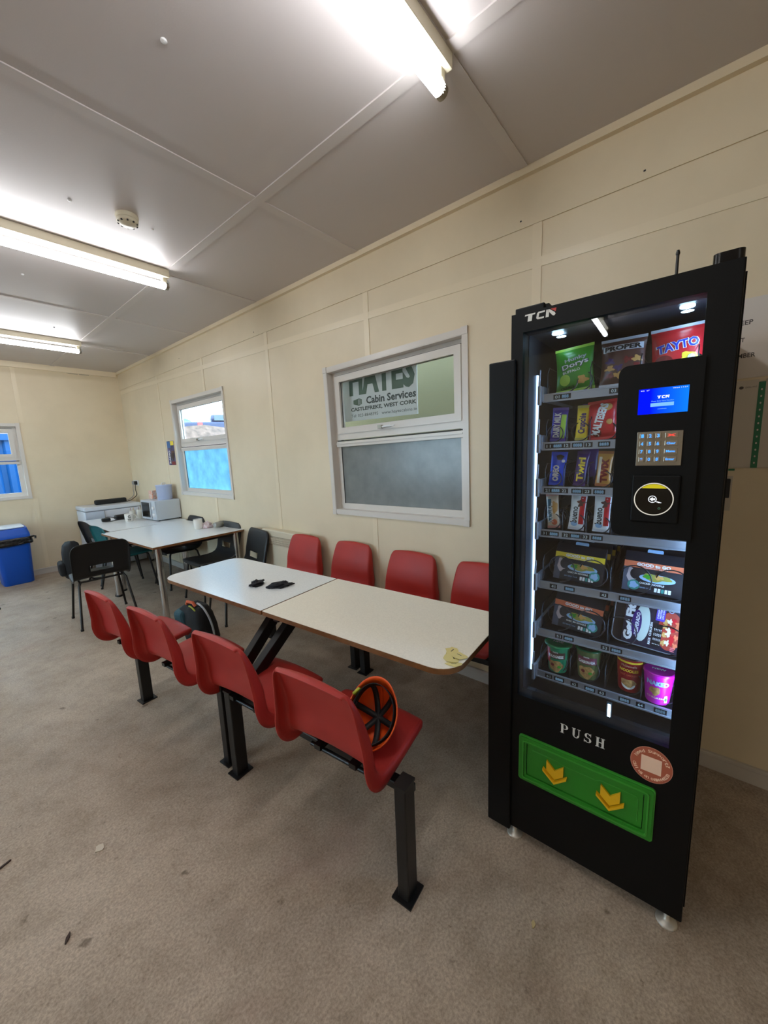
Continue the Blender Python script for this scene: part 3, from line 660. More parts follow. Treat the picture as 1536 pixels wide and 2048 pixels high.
for i, (z, labs, _) in enumerate(rows):
    b = MB(); b.box(-.444, -.026, .115, .49, z-.010, z-.006, SEAL)
    b.box(-.452, -.444, .10, .49, z-.02, z+.025, ALU); sh = b.build('shelf', vm)
    b = MB(); b.box(-.446, -.026, .108, .115, z-.022, z+.001, ALU); b.box(-.446, -.026, .104, .109, z-.024, z-.020, ALU); b.box(-.446, -.026, .106, .112, z-.002, z+.002, ALU)
    for (t, x, p) in labs:
        hw = .0115 if p else .016
        b.box(x-hw, x+hw, .1072, .108, z-.0185, z-.0035, PLT); b.text(t, x, z-.011, .013 if p else (.024 if len(t) == 4 else .019), .0095, DIGW if p else DIG, bold=.015 if p else 0, eps=.1067)
    b.build('price_rail', sh)
    b = MB(); b.box(-.458, -.448, .088, .104, z-.032, z+.028, ALU, bev=.003); b.tube([(-.455, .095, z+.02), (-.452, .092, z+.075)], .003, ALU, 6); b.build('shelf_catch', sh)
    for x in divs[i]:
        b = MB(); hh = .085 if i in (0, 4, 5, 6) else .075
        b.tube([(x, .125, z-.004), (x, .122, z+hh-.02), (x, .14, z+hh), (x, .47, z+hh)], .0015, WIRE, 6); b.box(x-.001, x+.001, .14, .47, z-.006, z+.03, SEAL); b.build('divider', sh)
    for (x, r_, pt) in coils[i]:
        n = 22*5; P = []
        for k in range(n+1):
            a = 2*PI*k/22; yy = .125+pt*(k/22); 
            if yy > .47: break
            P.append((x+r_*math.cos(a-PI/2), yy, z+r_+.002+r_*math.sin(a-PI/2)))
        b = MB(); b.tube(P, .0019, WIRE, 6); b.build('coil', sh)
# vend bin details below the shelves
b = MB(); b.box(-.224, -.209, .102, .108, .61, .692, INNER); b.box(-.220, -.212, .099, .102, .641, .683, LEDW); b.build('sensor_light', vm)
b = MB(); b.box(-.472, -.440, .03, .10, .60, .655, INNER, bev=.003); b.text('SERIAL', -.455, .640, .020, .004, DIGW, eps=.0295); b.build('lock_block', vm)

# ------------------------------------------------------------------ snacks (things of their own inside the machine)
def pillow(w, h, d, bot=True):
    def fn(x, z, s=-1):
        u = min(1, abs(x)/(w/2)); t = min(1, max(0, z/h)); f = (1-u**2.4)**.6 if u < 1 else 0
        g = max(0, 1-abs(2*t-1)**3.2)**.7
        wr = .06*noise.noise(Vector((x*60, z*45, w*30)))+.03*noise.noise(Vector((x*160, z*120, 1)))
        return s*(d/2)*f*g*(1+1.6*wr) - (0 if s < 0 else 0)
    return fn
def bag_mesh(b, w, h, d, mat, crimp=None, ch=.010, nx=16, nz=20):
    fn = pillow(w, h-2*ch, d); V = []; F = []
    zs = [k/nz for k in range(nz+1)]
    for s in (-1, 1):
        o = len(V)
        for i in range(nx+1):
            for t in zs:
                X = (-.5+i/nx)*w; Z = t*h; yy = fn(X, Z-ch, s) if ch < Z < h-ch else 0
                pinch = 1-.10*(1-abs(2*t-1)**2) if False else 1-.07*math.sin(PI*t)
                V.append((X*pinch, yy + (.0004 if s > 0 else 0), Z))
        for i in range(nx):
            for j in range(nz):
                q = (o+i*(nz+1)+j, o+(i+1)*(nz+1)+j, o+(i+1)*(nz+1)+j+1, o+i*(nz+1)+j+1); F.append(q if s < 0 else q[::-1])
    b.add(V, F, mat, smooth=True)
    if crimp:
        for z0 in (0, h-ch): b.box(-w/2, w/2, -.0012, .0012, z0, z0+ch, crimp)
    return lambda X, Z: (fn(X/(1-.07*math.sin(PI*min(1, max(0, Z/h)))), Z-ch, -1) if ch < Z < h-ch else -.0014)
def snack(name, label, cat, x, z, n, w, h, d, mat, crimp, deco, tilt=0, lean=-6, group=None, ch=.008):
    M = MM @ T(x, n, z) @ RY(tilt) @ RX(lean)
    r = thing(name, label, cat, M, group)
    b = MB(); fn = bag_mesh(b, w, h, d, mat, crimp, ch); b.build('wrapper', r)
    b = MB(); deco(b, fn); b.build('printed_design', r)
    return r
def C(name, rgb, rough=.3, **k): return pm(name, rgb, rough, coat=.0, **k)
GRN = C('foil green', (60, 150, 40)); LIME = C('lime print', (170, 220, 80)); WTP = C('white print', (235, 240, 240)); NAVY = C('navy print', (20, 34, 90))
BRN = C('brown bag', (84, 52, 46)); RD = C('red bag', (196, 30, 40)); YLP = C('yellow print', (240, 216, 60)); PUR = C('purple wrap', (70, 54, 170)); VIO = C('dark purple wrap', (64, 36, 110))
BLU = C('bright blue wrap', (20, 80, 226)); GLD = C('gold wrap', (196, 140, 66)); DRD = C('deep red print', (120, 20, 30)); CRM = C('cream wrap', (226, 214, 190)); BLP = C('black print', (24, 24, 28))
SLV = C('silver print', (190, 196, 204)); ORG = C('orange band', (222, 120, 82)); TAN = C('tan chip print', (206, 160, 90)); PNK = C('pink lilac print', (150, 110, 150)); LBL = C('light blue print', (150, 190, 230))
NZ = .150
def d1(b, f):
    b.text('Hunky', .006, .096, .062, .015, SLV, bold=.03, rot=.15, eps=-.001, fn=f); b.text('Dorys', .004, .078, .078, .022, NAVY, bold=.06, rot=.2, eps=-.001, fn=f); b.text('Dorys', .004, .078, .074, .020, WTP, bold=.02, rot=.2, eps=-.0016, fn=f)
    b.text('BUFFALO', -.006, .060, .05, .008, WTP, bold=.02, rot=.12, eps=-.001, fn=f)
    b.disc(-.026, .036, .016, .017, LIME, fn=f, eps=-.0008); b.disc(.024, .030, .014, .012, TAN, fn=f, eps=-.0008, wob=.2); b.text('CRINKLE', -.020, .013, .04, .007, BLP, rot=.1, bold=.03, fn=f, eps=-.001)
snack('crisp_packet', 'green crinkle crisp packet on the top shelf', 'crisp packet', -.362, 1.677, NZ, .112, .138, .036, GRN, LIME, d1, tilt=-4)
def d2(b, f):
    b.patch(-.05, .05, .098, .116, SLV, fn=f, eps=-.0008); b.text('PROPER', 0, .107, .092, .015, BLP, bold=.05, fn=f, eps=-.0014)
    for k in range(9): b.disc(-.03+.022*(k % 4), .03+.02*(k//3), .011, .008, [DRD, TAN, VIO][k % 3], fn=f, wob=.25, eps=-.0008)
snack('crisp_packet', 'brown crisp packet with a grey name band, middle of the top shelf', 'crisp packet', -.238, 1.677, NZ, .116, .138, .036, BRN, SLV, d2, tilt=0)
def d3(b, f):
    b.text('TAYTO', 0, .086, .094, .026, WTP, bold=.09, rot=.12, eps=-.001, fn=f); b.text('TAYTO', 0, .086, .090, .024, C('logo blue print', (30, 60, 190)), bold=.03, rot=.12, eps=-.0016, fn=f)
    b.disc(-.03, .045, .022, .02, DRD, fn=f, eps=-.0008); b.disc(.026, .048, .022, .016, YLP, fn=f, eps=-.0008, wob=.15); b.disc(.03, .05, .008, .008, WTP, fn=f, eps=-.0012)
snack('crisp_packet', 'red crisp packet with blue lettering above the control panel', 'crisp packet', -.108, 1.677, NZ, .122, .143, .04, RD, SLV, d3, tilt=-2)
def bar(body, fg, extra=None, frac=.62, dx=0, dz=0, bold=.04):
    def d(b, f):
        if extra: extra(b, f)
        b.text(body, dx, .052+dz, .105*frac, .020, fg, bold=bold, rot=PI/2, eps=-.0013, fn=f)
    return d
z1s, z2s, z3s = 1.524, 1.381, 1.237
snack('chocolate_bar', 'blue violet chocolate bar in the slot numbered 11', 'chocolate bar', -.407, z1s, NZ-.01, .048, .108, .016, PUR, PUR, bar('DAIRY MILK', WTP, lambda b, f: b.patch(.006, .02, .01, .085, LIME, fn=f), .75, -.006), tilt=3)
snack('chocolate_bar', 'yellow and purple chocolate bar in the slot numbered 12', 'chocolate bar', -.338, z1s, NZ-.01, .036, .108, .016, YLP, C('gold crimp', (170, 160, 60)), bar('Crunchie', VIO, None, .6), tilt=2)
def d6(b, f):
    b.text('MALTESERS', -.006, .060, .098, .024, WTP, bold=.05, rot=PI/2-.3, eps=-.0013, fn=f); b.disc(.012, .095, .016, .012, TAN, fn=f); b.disc(-.014, .02, .012, .012, DRD, fn=f); b.disc(.020, .05, .008, .008, TAN, fn=f)
snack('sweet_bag', 'red pouch of chocolate balls in the slot numbered 13', 'sweet bag', -.277, z1s, NZ-.01, .078, .118, .03, RD, RD, d6, tilt=-4)
def e7(b, f): b.disc(.004, .092, .011, .009, BLP, fn=f, wob=.1); b.disc(.015, .08, .005, .005, WTP, fn=f)
snack('chocolate_bar', 'bright blue biscuit bar in the slot numbered 21', 'chocolate bar', -.407, z2s, NZ-.01, .050, .110, .016, BLU, BLU, bar('OREO', WTP, e7, .5, -.004, -.012, .06), tilt=3)
snack('chocolate_bar', 'dark purple bar with yellow lettering in the slot numbered 22', 'chocolate bar', -.339, z2s, NZ-.01, .036, .110, .016, VIO, VIO, bar('Twirl', YLP, None, .72), tilt=5)
snack('chocolate_bar', 'gold bar with dark red lettering in the slot numbered 23', 'chocolate bar', -.273, z2s, NZ-.01, .042, .108, .016, GLD, C('copper crimp', (150, 84, 44)), bar('TWIX', DRD, lambda b, f: b.patch(-.016, -.008, .01, .09, CRM, fn=f), .7, .002, -.004, .07), tilt=3)
def e10(b, f): b.patch(-.014, -.002, .02, .098, C('teal band', (70, 120, 136)), fn=f); b.disc(.008, .07, .009, .02, TAN, fn=f, wob=.1); b.disc(.004, .02, .009, .01, ORG, fn=f)
snack('cereal_bar', 'cream coloured bar in the slot numbered 31', 'snack bar', -.410, z3s, NZ-.01, .040, .116, .018, CRM, C('rose crimp', (206, 150, 140)), bar('NATURAL', WTP, e10, .62, -.008), tilt=-6)
def e11(b, f): b.patch(.006, .020, .02, .11, RD, fn=f); b.disc(.008, .088, .010, .010, BRN, fn=f, wob=.3); b.disc(-.006, .020, .010, .008, LBL, fn=f)
bu = ['white and red bar in the slot numbered 32', 'white and red bar beside the control panel, slot numbered 33']
for k, x in enumerate((-.343, -.271)):
    snack('chocolate_bar', bu[k], 'chocolate bar', x, z3s, NZ-.01, .048, .122, .018, WTP, SLV, bar('bueno', BLP, e11, .50, -.008, -.002, .03), tilt=3-2*k)
# loose bars behind the front ones
for (x, z, w_, h_, m_, lab) in ((-.338, z1s, .05, .116, VIO, 'purple bar behind the yellow bar in the slot numbered 12'), (-.335, z2s, .05, .125, VIO, 'second purple bar tucked behind the slot numbered 22')):
    r = thing('chocolate_bar', lab, 'chocolate bar', MM @ T(x+.012, .205, z) @ RX(-4)); b = MB(); bag_mesh(b, w_, h_, .016, m_, m_); b.build('wrapper', r)
# ready-meal cartons
CBK = C('carton black', (30, 32, 40), .4); CB2 = C('carton slate', (74, 84, 104), .4); TEAL = C('teal badge', (60, 150, 140), .4)
def carton(x, z, n, band, label, tilt, group, front=True, badge=.05, lean=-8):
    r = thing('meal_carton', label, 'food carton', MM @ T(x, n, z) @ RY(tilt) @ RX(lean), group)
    w_, h_ = .150, .092
    b = MB(); b.add([(-w_/2, 0, 0), (w_/2, 0, 0), (w_/2, .032, 0), (-w_/2, .032, 0), (-w_/2, 0, h_), (w_/2, 0, h_), (w_/2, .032, h_), (-w_/2, .032, h_)], [(0, 1, 5, 4), (1, 2, 6, 5), (2, 3, 7, 6), (3, 0, 4, 7), (0, 3, 2, 1)], CBK)
    b.add([(-w_/2, 0, h_), (w_/2, 0, h_), (w_/2, .018, h_+.03), (-w_/2, .018, h_+.03)], [(0, 1, 2, 3)], CBK); b.add([(-w_/2, .032, h_), (w_/2, .032, h_), (w_/2, .020, h_+.03), (-w_/2, .020, h_+.03)], [(3, 2, 1, 0)], CBK)
    b.add([(-w_/2, 0, h_), (-w_/2, .032, h_), (-w_/2, .020, h_+.03), (-w_/2, .018, h_+.03)], [(0, 1, 2, 3)], CB2); b.add([(w_/2, 0, h_), (w_/2, .032, h_), (w_/2, .020, h_+.03), (w_/2, .018, h_+.03)], [(3, 2, 1, 0)], CB2)
    b.build('box', r)
    b = MB(); b.prism(rrect(-.020, .020, h_+.028, h_+.040, .004), -.001, .001, LBL, M=Matrix(((1, 0, 0, 0), (0, 0, -1, .019), (0, 1, 0, 0), (0, 0, 0, 1)))); b.build('carry_tab', r)
    b = MB(); e = -.0006
    b.patch(-w_/2, w_/2, h_-.018, h_+.001, band, eps=e, nx=1, nz=1)
    if front:
        b.text('GOOD to GO', 0, h_-.007, .084, .010, WTP, bold=.05, eps=-.0012); b.text('BURSTING WITH BIG TASTE', .006, h_-.0155, .06, .003, WTP, eps=-.0012)
        b.patch(-w_/2, -w_/2+.02, .0, h_-.018, CB2, eps=e, nx=1, nz=1)
        b.disc(-.052, .050, .014, .022, C('hand print', (190, 180, 186)), eps=-.0008, wob=.1); b.disc(-.043, .055, .014, .017, CBK, eps=-.0010)
        b.disc(.012, .047, .045, .013, LBL, eps=-.0012, n=24); b.disc(.010, .050, .036, .010, C('salad print', (150, 150, 70)), eps=-.0016, wob=.15); b.disc(-.012, .051, .010, .007, GRN, eps=-.002, wob=.2); b.disc(.016, .053, .011, .007, TAN, eps=-.002, wob=.2)
        b.text('CHICKEN NOODLE', .0, .029, .062, .0055, WTP, bold=.03, eps=-.0012)
        b.disc(badge, .028 if badge > 0 else .020, .016, .0155, TEAL, eps=-.0018); b.disc(badge, .028 if badge > 0 else .020, .011, .0105, LBL, eps=-.0022, wob=.12)
        for k in range(5): b.patch(.008+.0085*k, .0145+.0085*k, .008, .020, WTP if k != 2 else TEAL, eps=-.0014, nx=1, nz=1)
        b.text('BEST SERVED COLD', -.02, .015, .04, .004, LBL, eps=-.0012)
    b.build('printed_design', r); return r
z4s, z5s, z6s = 1.057, .883, .725
specs = [(-.336, z4s, YLP, 'yellow-banded', 'upper left', .05, 3), (-.132, z4s, ORG, 'orange-banded', 'upper right beside the control panel edge', -.045, 2), (-.336, z5s, ORG, 'orange-banded', 'lower left', .05, 5)]
for (x, z, bnd, c, where, bd, tl) in specs:
    g = f'{c} meal cartons queued {where}'
    carton(x, z, .150, bnd, f'{c} meal carton at the front, {where} in the machine', tl, None, True, bd)
    for k in range(3):
        carton(x+.008*(k+1), z+.005*(k+1), .195+.045*k, bnd, f'{c} meal carton {["second", "third", "fourth"][k]} in its queue, {where}', tl, g, False, bd)
# ready meal in a sleeve
r = thing('meal_tray', 'black ready-meal tray in a rice and chicken sleeve beside slot number 53', 'ready meal', MM @ T(-.141, .150, z5s) @ RY(4) @ RX(-5))
b = MB(); b.prism(rrect(-.088, .080, 0, .148, .022), -.028, 0, C('tray black', (26, 24, 30), .25), M=T(0, 0, 0) @ MP); b.tube([(x, -.0005, z) for x, z in rrect(-.088, .080, 0, .148, .022)], .0018, C('tray rim', (130, 134, 142), .3), 6, closed=True); b.build('tray', r)
b = MB(); b.box(-.060, .082, -.0025, .030, .003, .146, C('sleeve dark', (40, 34, 52), .35)); b.build('sleeve', r)
b = MB(); e = -.0032
b.text('Get Fit', -.045, .070, .118, .024, WTP, bold=.06, rot=PI/2, eps=e); b.disc(-.012, .076, .020, .060, C('plate rice', (200, 214, 204), .5), eps=e); b.disc(-.026, .072, .013, .042, VIO, eps=e-.0004); b.text('DESPERADO', -.024, .070, .072, .010, WTP, bold=.03, rot=PI/2, eps=e-.0008)
b.text('RICE  CHICKEN', .012, .050, .070, .006, WTP, bold=.03, rot=PI/2, eps=e-.0008)
b.disc(.058, .070, .030, .060, C('chilli red', (170, 60, 44), .45), eps=e, n=24); 
for k in range(16): b.disc(.045+.010*(k % 4), .030+.022*(k//4)+.004*(k % 3), .006, .008, [TAN, CRM, RD, ORG][k % 4], eps=e-.0005-.00005*k, wob=.25)
b.patch(.020, .042, .095, .140, C('violet panel', (84, 60, 190)), eps=e-.0015, nx=1, nz=1)
for k, t_ in enumerate(('HIGH', 'PROTEIN', 'LOW SUGAR')): b.text(t_, .025+.006*k, .118, .032, .0045, WTP, bold=.03, rot=PI/2, eps=e-.002)
b.patch(.018, .040, .010, .085, BLP, eps=e-.0015, nx=1, nz=1)
for k in range(5): b.text('1 2 0 4', .0215+.004*k, .045, .05, .0025, WTP, rot=PI/2, eps=e-.002)
annulus(b, .055, .132, .0045, .006, e-.001, e-.0016, LBL, 20)
for k in range(3): b.disc(.070, .012+.005*k, .006, .0016, C('rose mark', (230, 120, 130)), eps=e-.001)
b.build('printed_design', r)
# instant pots
def pot(x, z, n, h, r0, r1, body, lid, label, deco, lidr=1.08, group=None, lift=0):
    r = thing('instant_pot', label, 'snack pot', MM @ T(x, n, z), group)
    b = MB(); b.lathe([(r0*.96, 0), (r0, .003), (r1, h-.006), (r1*1.03, h-.004), (r1*1.03, h)], body, n=32); b.build('cup', r)
    b = MB(); b.lathe([(r1*lidr, h), (r1*lidr, h+.0025), (r1*.94, h+.004), (r1*.9, h+.003), (0, h+.003)], lid, n=32)
    b.text('NEW', 0, 0, r1*.9, .010, WTP, M=T(0, 0, h+.0048) @ RX(-90), bold=.03, eps=0); b.build('lid', r)
    def cyl(X, Z):
        rr_ = r0+(r1-r0)*Z/h+.0004; return -math.sqrt(max(1e-8, rr_*rr_-X*X)) if abs(X) < rr_ else 0
    b = MB(); deco(b, cyl, h, r1); b.build('printed_design', r); return r
FD = C('noodle print', (190, 150, 90), .5, var=.4, scale=120)
def p1(t1, band, b2=None):
    def d(b, f, h, r):
        b.patch(-r*.75, r*.75, h*.55, h*.80, band, fn=f, eps=-.0006, nx=14, nz=4); b.text(t1, 0, h*.64, r*1.3, .011, WTP, bold=.04, fn=f, eps=-.0014); b.text('PASTA', .0, h*.80, r*.45, .005, WTP, fn=f, eps=-.0014, bold=.03)
        b.disc(0, h*.27, r*.62, h*.22, FD, fn=f, eps=-.0008, wob=.08, n=24); b.disc(-.01, h*.3, .006, .006, DRD, fn=f, eps=-.0012); b.disc(.012, h*.25, .006, .005, GRN, fn=f, eps=-.0012)
        if b2: b.patch(-r*.85, -r*.5, h*.35, h*.9, b2, fn=f, eps=-.0007, nx=6, nz=4)
    return d
PG = C('pot green', (30, 140, 96), .3)
pot(-.386, z6s, .150, .098, .030, .037, PG, C('green lid', (20, 140, 84), .25), 'green-lidded bolognese pasta pot, leftmost on the bottom shelf', p1('BOLOGNESE', BRN, RD), 1.22)
pot(-.292, z6s, .165, .104, .031, .038, C('pot olive', (96, 110, 64), .35), C('dark green lid', (18, 96, 60), .25), 'darker green-lidded pasta pot above slot number 62', p1('CARBONARA', C('plum band', (126, 60, 80))), 1.12)
def p3(b, f, h, r):
    b.patch(-r*.9, r*.9, h*.90, h*.985, YLP, fn=f, eps=-.0006, nx=14, nz=2); b.text('McDonnells', 0, h*.82, r*1.1, .007, CRM, fn=f, eps=-.001); b.text('NOODLES', 0, h*.68, r*1.35, .010, YLP, bold=.03, fn=f, eps=-.001); b.text('HOT CHICKEN', 0, h*.54, r*1.2, .006, ORG, fn=f, eps=-.001)
    b.disc(0, h*.25, r*.5, h*.15, WTP, fn=f, eps=-.0008); b.disc(0, h*.3, r*.55, h*.12, FD, fn=f, eps=-.0012, wob=.1)
pot(-.172, z6s, .165, .112, .031, .0375, C('pot deep red', (150, 24, 30), .3), C('brown lid', (90, 50, 40), .3), 'red noodle pot with a pale yellow rim on the bottom shelf', p3, 1.04)
def p4(b, f, h, r):
    b.text('NAKED', 0, h*.74, r*1.4, .015, LBL, bold=.06, fn=f, eps=-.001); b.disc(-.006, h*.47, .014, .014, FD, fn=f, eps=-.0008, wob=.12); b.text('CHICKEN', -.004, h*.24, r*1.1, .006, CRM, fn=f, eps=-.001, bold=.02); b.patch(.018, .025, h*.1, h*.35, WTP, fn=f, eps=-.001, nx=3, nz=2); b.disc(.0215, h*.22, .0025, .006, GRN, fn=f, eps=-.0016)
pot(-.096, z6s, .145, .096, .031, .039, C('pot magenta', (206, 24, 190), .3), C('magenta lid', (180, 20, 150), .25), 'magenta noodle pot, rightmost on the bottom shelf', p4, 1.03)

# ------------------------------------------------------------------ red canteen seating
def cr(P, k=5):   # catmull-rom resample
    out = []
    for i in range(len(P)-1):
        a = Vector(P[max(i-1, 0)]); b_ = Vector(P[i]); c = Vector(P[i+1]); d = Vector(P[min(i+2, len(P)-1)])
        for j in range(k):
            t = j/k; out.append(.5*((2*b_)+(c-a)*t+(2*a-5*b_+4*c-d)*t*t+(3*b_-a-3*c+d)*t**3))
    out.append(Vector(P[-1])); return out
def shell_fn(prof, K=6):
    """prof rows: x, z, half width, lip depth. Sitter faces +x."""
    X = cr([(p[0], p[1], p[2]) for p in prof], K); D = cr([(p[3], 0, 0) for p in prof], K); n = len(X)
    def fn(u, v):
        i = int(round(v*(n-1))); c = X[i]; a = X[max(i-1, 0)]; e = X[min(i+1, n-1)]
        t = Vector((e.x-a.x, e.y-a.y)).normalized(); nx, nz = t.y, -t.x      # profile goes front -> back -> up; normal toward sitter
        if nx*1+nz*1 < 0: pass
        nx, nz = -(-t.y), -t.x
        w_ = c.z; au = abs(u); s = 1 if u >= 0 else -1; u0 = .80
        lip = D[i].x
        if au <= u0: yy = s*w_*(au/u0)*.93; dep = -.010*(1-(au/u0)**2)
        else:
            q = (au-u0)/(1-u0); yy = s*w_*(.93+.07*math.sin(min(1, q*1.6)*PI/2)); dep = lip*(1-math.cos(min(1, q*1.2)*PI/2) if q < .3 else .06+.94*(q-.3)/.7)
        # direction away from the sitter: (-nx,-nz)
        return Vector((c.x - nx*dep, yy, c.y - nz*dep))
    return fn, n
RP = [(.185, -.040, .170, .010), (.204, -.022, .186, .014), (.204, -.002, .196, .018), (.184, .010, .203, .024), (.10, .008, .208, .028), (.02, 0, .211, .030), (-.05, -.002, .213, .036), (-.095, .004, .214, .048), (-.122, .030, .213, .056), (-.132, .075, .211, .060), (-.136, .14, .205, .056),
      (-.152, .21, .197, .046), (-.172, .27, .189, .032), (-.186, .308, .180, .022), (-.196, .330, .166, .014), (-.207, .336, .156, .010), (-.219, .331, .150, .008)]
fn_, n_ = shell_fn(RP)
# make the shell once
b = MB(); us = [-1, -.96, -.92, -.88, -.85, -.82, -.8, -.7, -.5, -.25, 0, .25, .5, .7, .8, .82, .85, .88, .92, .96, 1]
b.sheet(fn_, us, [i/(n_-1) for i in range(n_)], RED, .005)
red_seat = thing('canteen_seat', '', 'chair', T()); shell0 = b.build('shell', red_seat)
b = MB(); b.box(-.11, .13, -.10, -.07, -.030, -.010, FRAMEB); b.box(-.11, .13, .07, .10, -.030, -.010, FRAMEB)
b.tube([(-.080, -.145, -.048), (-.080, .145, -.048)], .009, FRAMEB, 10); b.box(-.06, -.01, -.12, .12, -.085, -.028, FRAMEB); br0 = b.build('seat_bracket', red_seat)
NS = [(-1.417, 2.630), (-1.352, 2.115), (-1.277, 1.532), (-1.233, .982)]
NL = ['red moulded seat nearest the black chair, row with its backs to the camera', 'red moulded seat in front of the teal backpack', 'red moulded seat directly left of the seat holding the hard hat', 'red moulded seat holding the orange hard hat']
FS = [(-.275, 2.665), (-.253, 2.10), (-.250, 1.525), (-.248, .985)]
FL = ['red moulded seat by the wall next to the panel heater', 'second red moulded seat by the wall, counted from the heater', 'third red moulded seat by the wall, below the large window', 'red moulded seat by the wall partly hidden behind the vending machine']
first = True
for pts, labs, yaw, z in ((NS, NL, 5.5, .440), (FS, FL, 181.5, .470)):
    for (x, y), lab in zip(pts, labs):
        Mx = T(x, y, z) @ RZ(yaw)
        if first: o = red_seat; o.matrix_world = Mx; first = False
        else: o = copy_tree(red_seat, None, Mx)
        tag(o, lab, 'chair', 'red canteen seats')
# bench frames and table tops
TY_ = 4.3
def bench_unit(y0, y1, label_f, tilt, inner):
    """steel frame under one table and four seats; y0,y1 are the leg rows"""
    r = thing('bench_frame', label_f, 'bench frame', T(-.83, (y0+y1)/2, 0) @ RZ(tilt))
    h = (y1-y0)/2
    for sy in (-1, 1):
        for sx, x in ((-1, -.50), (1, .50)):
            b = MB(); b.box(x-.030, x+.030, sy*h-.022, sy*h+.022, 0, .436, FRAMEB, bev=.004); b.box(x-.045, x+.045, sy*h-.038, sy*h+.038, 0, .006, FRAMEB)
            b.box(x-.032, x+.032, sy*h-.024, sy*h+.024, .431, .440, FRAMEB); b.build('leg', r)
    for x in (-.43, .50):
        b = MB(); b.box(x-.020, x+.020, -h+.01, h-.01, .325, .356, FRAMEB, bev=.003); b.build('seat_rail', r)
    for sy in (-1, 1):
        for sx in (-1, 1):
            if sy != inner: continue
            b = MB(); a = Vector((sx*.49, sy*h, .36)); c = Vector((sx*.08, sy*(h-.03), .68)); d = (c-a).normalized(); L_ = (c-a).length
            rot = Matrix(((d.x, 0, -d.z, a.x), (d.y, 1, 0, a.y), (d.z, 0, d.x, a.z), (0, 0, 0, 1)))
            b.box(0, L_, -.022, .022, -.030, .030, FRAMEB, M=rot, bev=.003); b.build('strut', r)
        if sy == inner: b = MB(); b.box(-.24, .24, sy*(h-.03)-.02, sy*(h-.03)+.02, .675, .708, FRAMEB, bev=.003); b.build('table_bearer', r)
    b = MB(); b.box(-.03, .03, -h+.1, h+.02, .665, .708, FRAMEB, bev=.003); b.build('table_bearer', r)
    return r
bench_unit(.735, 1.690, 'black steel frame under the nearer half of the canteen table', 5.0, 1)
o_ = bench_unit(1.790, 2.706, 'black steel frame under the farther half of the canteen table', 5.0, -1); o_.location.x = -.90
def tabletop(poly, z, label, mat, th=.024):
    r = thing('table_top', label, 'table', T(0, 0, 0))
    cx_ = sum(p[0] for p in poly)/len(poly); cy_ = sum(p[1] for p in poly)/len(poly); r.location = (cx_, cy_, z-th)
    P = [(x-cx_, y-cy_) for x, y in poly]
    b = MB(); b.prism(P, 0, th-.002, PLY); b.build('edge_board', r)
    b = MB(); b.prism([(x*.999, y*.999) for x, y in P], th-.002, th, mat); b.build('laminate', r)
def rotpoly(P, cx, cy, deg):
    a = math.radians(deg); return [(cx+x*math.cos(a)-y*math.sin(a), cy+x*math.sin(a)+y*math.cos(a)) for x, y in P]
tabletop(rotpoly(rrect(-.285, .285, -.555, .512, (.004, .004, .10, .10), 8), -.826, 1.203, 4.1), .735, 'cream canteen table half with torn paper on its corner', LAM)
tabletop(rotpoly(rrect(-.285, .285, -.515, .555, (.10, .10, .004, .004), 8), -.900, 2.237, 4.1), .735, 'pale canteen table half with two black cloths on it', LAMB)

# ------------------------------------------------------------------ polyprop chairs on tube legs
BC1 = pm('black polyprop', (16, 17, 19), .42, bump=.06, bscale=240, spec=.45); BC2 = pm('teal polyprop', (10, 92, 96), .42, bump=.05, bscale=240); BC3 = pm('charcoal polyprop', (54, 56, 58), .5)
PP = [(.200, -.030, .185, .006), (.215, -.010, .195, .010), (.200, .004, .205, .014), (.10, .002, .215, .016), (0, -.006, .218, .016), (-.10, -.002, .220, .018), (-.160, .020, .220, .020), (-.190, .065, .222, .022), (-.205, .13, .225, .022), (-.222, .20, .226, .022), (-.240, .27, .225, .020), (-.252, .315, .215, .018), (-.260, .340, .195, .014), (-.268, .350, .178, .008)]
pf, pn = shell_fn(PP)
def poly_chair(mat, label, Mx, group=None):
    r = thing('polyprop_chair', label, 'chair', Mx, group)
    b = MB(); vs_ = [i/(pn-1) for i in range(pn)]
    us2 = [-1, -.95, -.9, -.85, -.8, -.7, -.6, -.5, -.42, -.34, -.15, 0, .15, .34, .42, .5, .6, .7, .8, .85, .9, .95, 1]
    def mask(u, v): return abs(u) < .34 and .545 < v < .615
    b.sheet(lambda u, v: pf(u, v)+Vector((0, 0, .445)), us2, vs_, mat, .005, mask=mask); b.build('shell', r)
    for sy in (-1, 1):
        b = MB(); b.tube([(.15, sy*.17, .425), (.165, sy*.185, .40), (.215, sy*.225, .01)], .0105, FRAMEB, 10); b.lathe([(.013, 0), (.013, .02)], BLKP, M=T(.216, sy*.226, 0), n=12); b.build('leg', r)
        b = MB(); b.tube([(-.13, sy*.17, .425), (-.15, sy*.185, .40), (-.235, sy*.225, .01)], .0105, FRAMEB, 10); b.lathe([(.013, 0), (.013, .02)], BLKP, M=T(-.236, sy*.226, 0), n=12); b.build('leg', r)
    b = MB(); b.tube([(.15, -.17, .425), (.15, .17, .425)], .0095, FRAMEB, 8); b.tube([(-.13, -.17, .425), (-.13, .17, .425)], .0095, FRAMEB, 8)
    for sy in (-1, 1): b.tube([(.15, sy*.17, .425), (-.13, sy*.17, .425)], .0095, FRAMEB, 8)
    b.build('seat_frame', r)
    return r
G2 = 'stacking chairs around the white tables'
poly_chair(BC1, 'black plastic chair with a slotted back standing in front of the white table', T(-1.19, 4.50, 0) @ RZ(87), G2)
poly_chair(BC2, 'teal plastic chair tucked under the white table', T(-.715, 5.31, 0) @ RZ(3), G2)
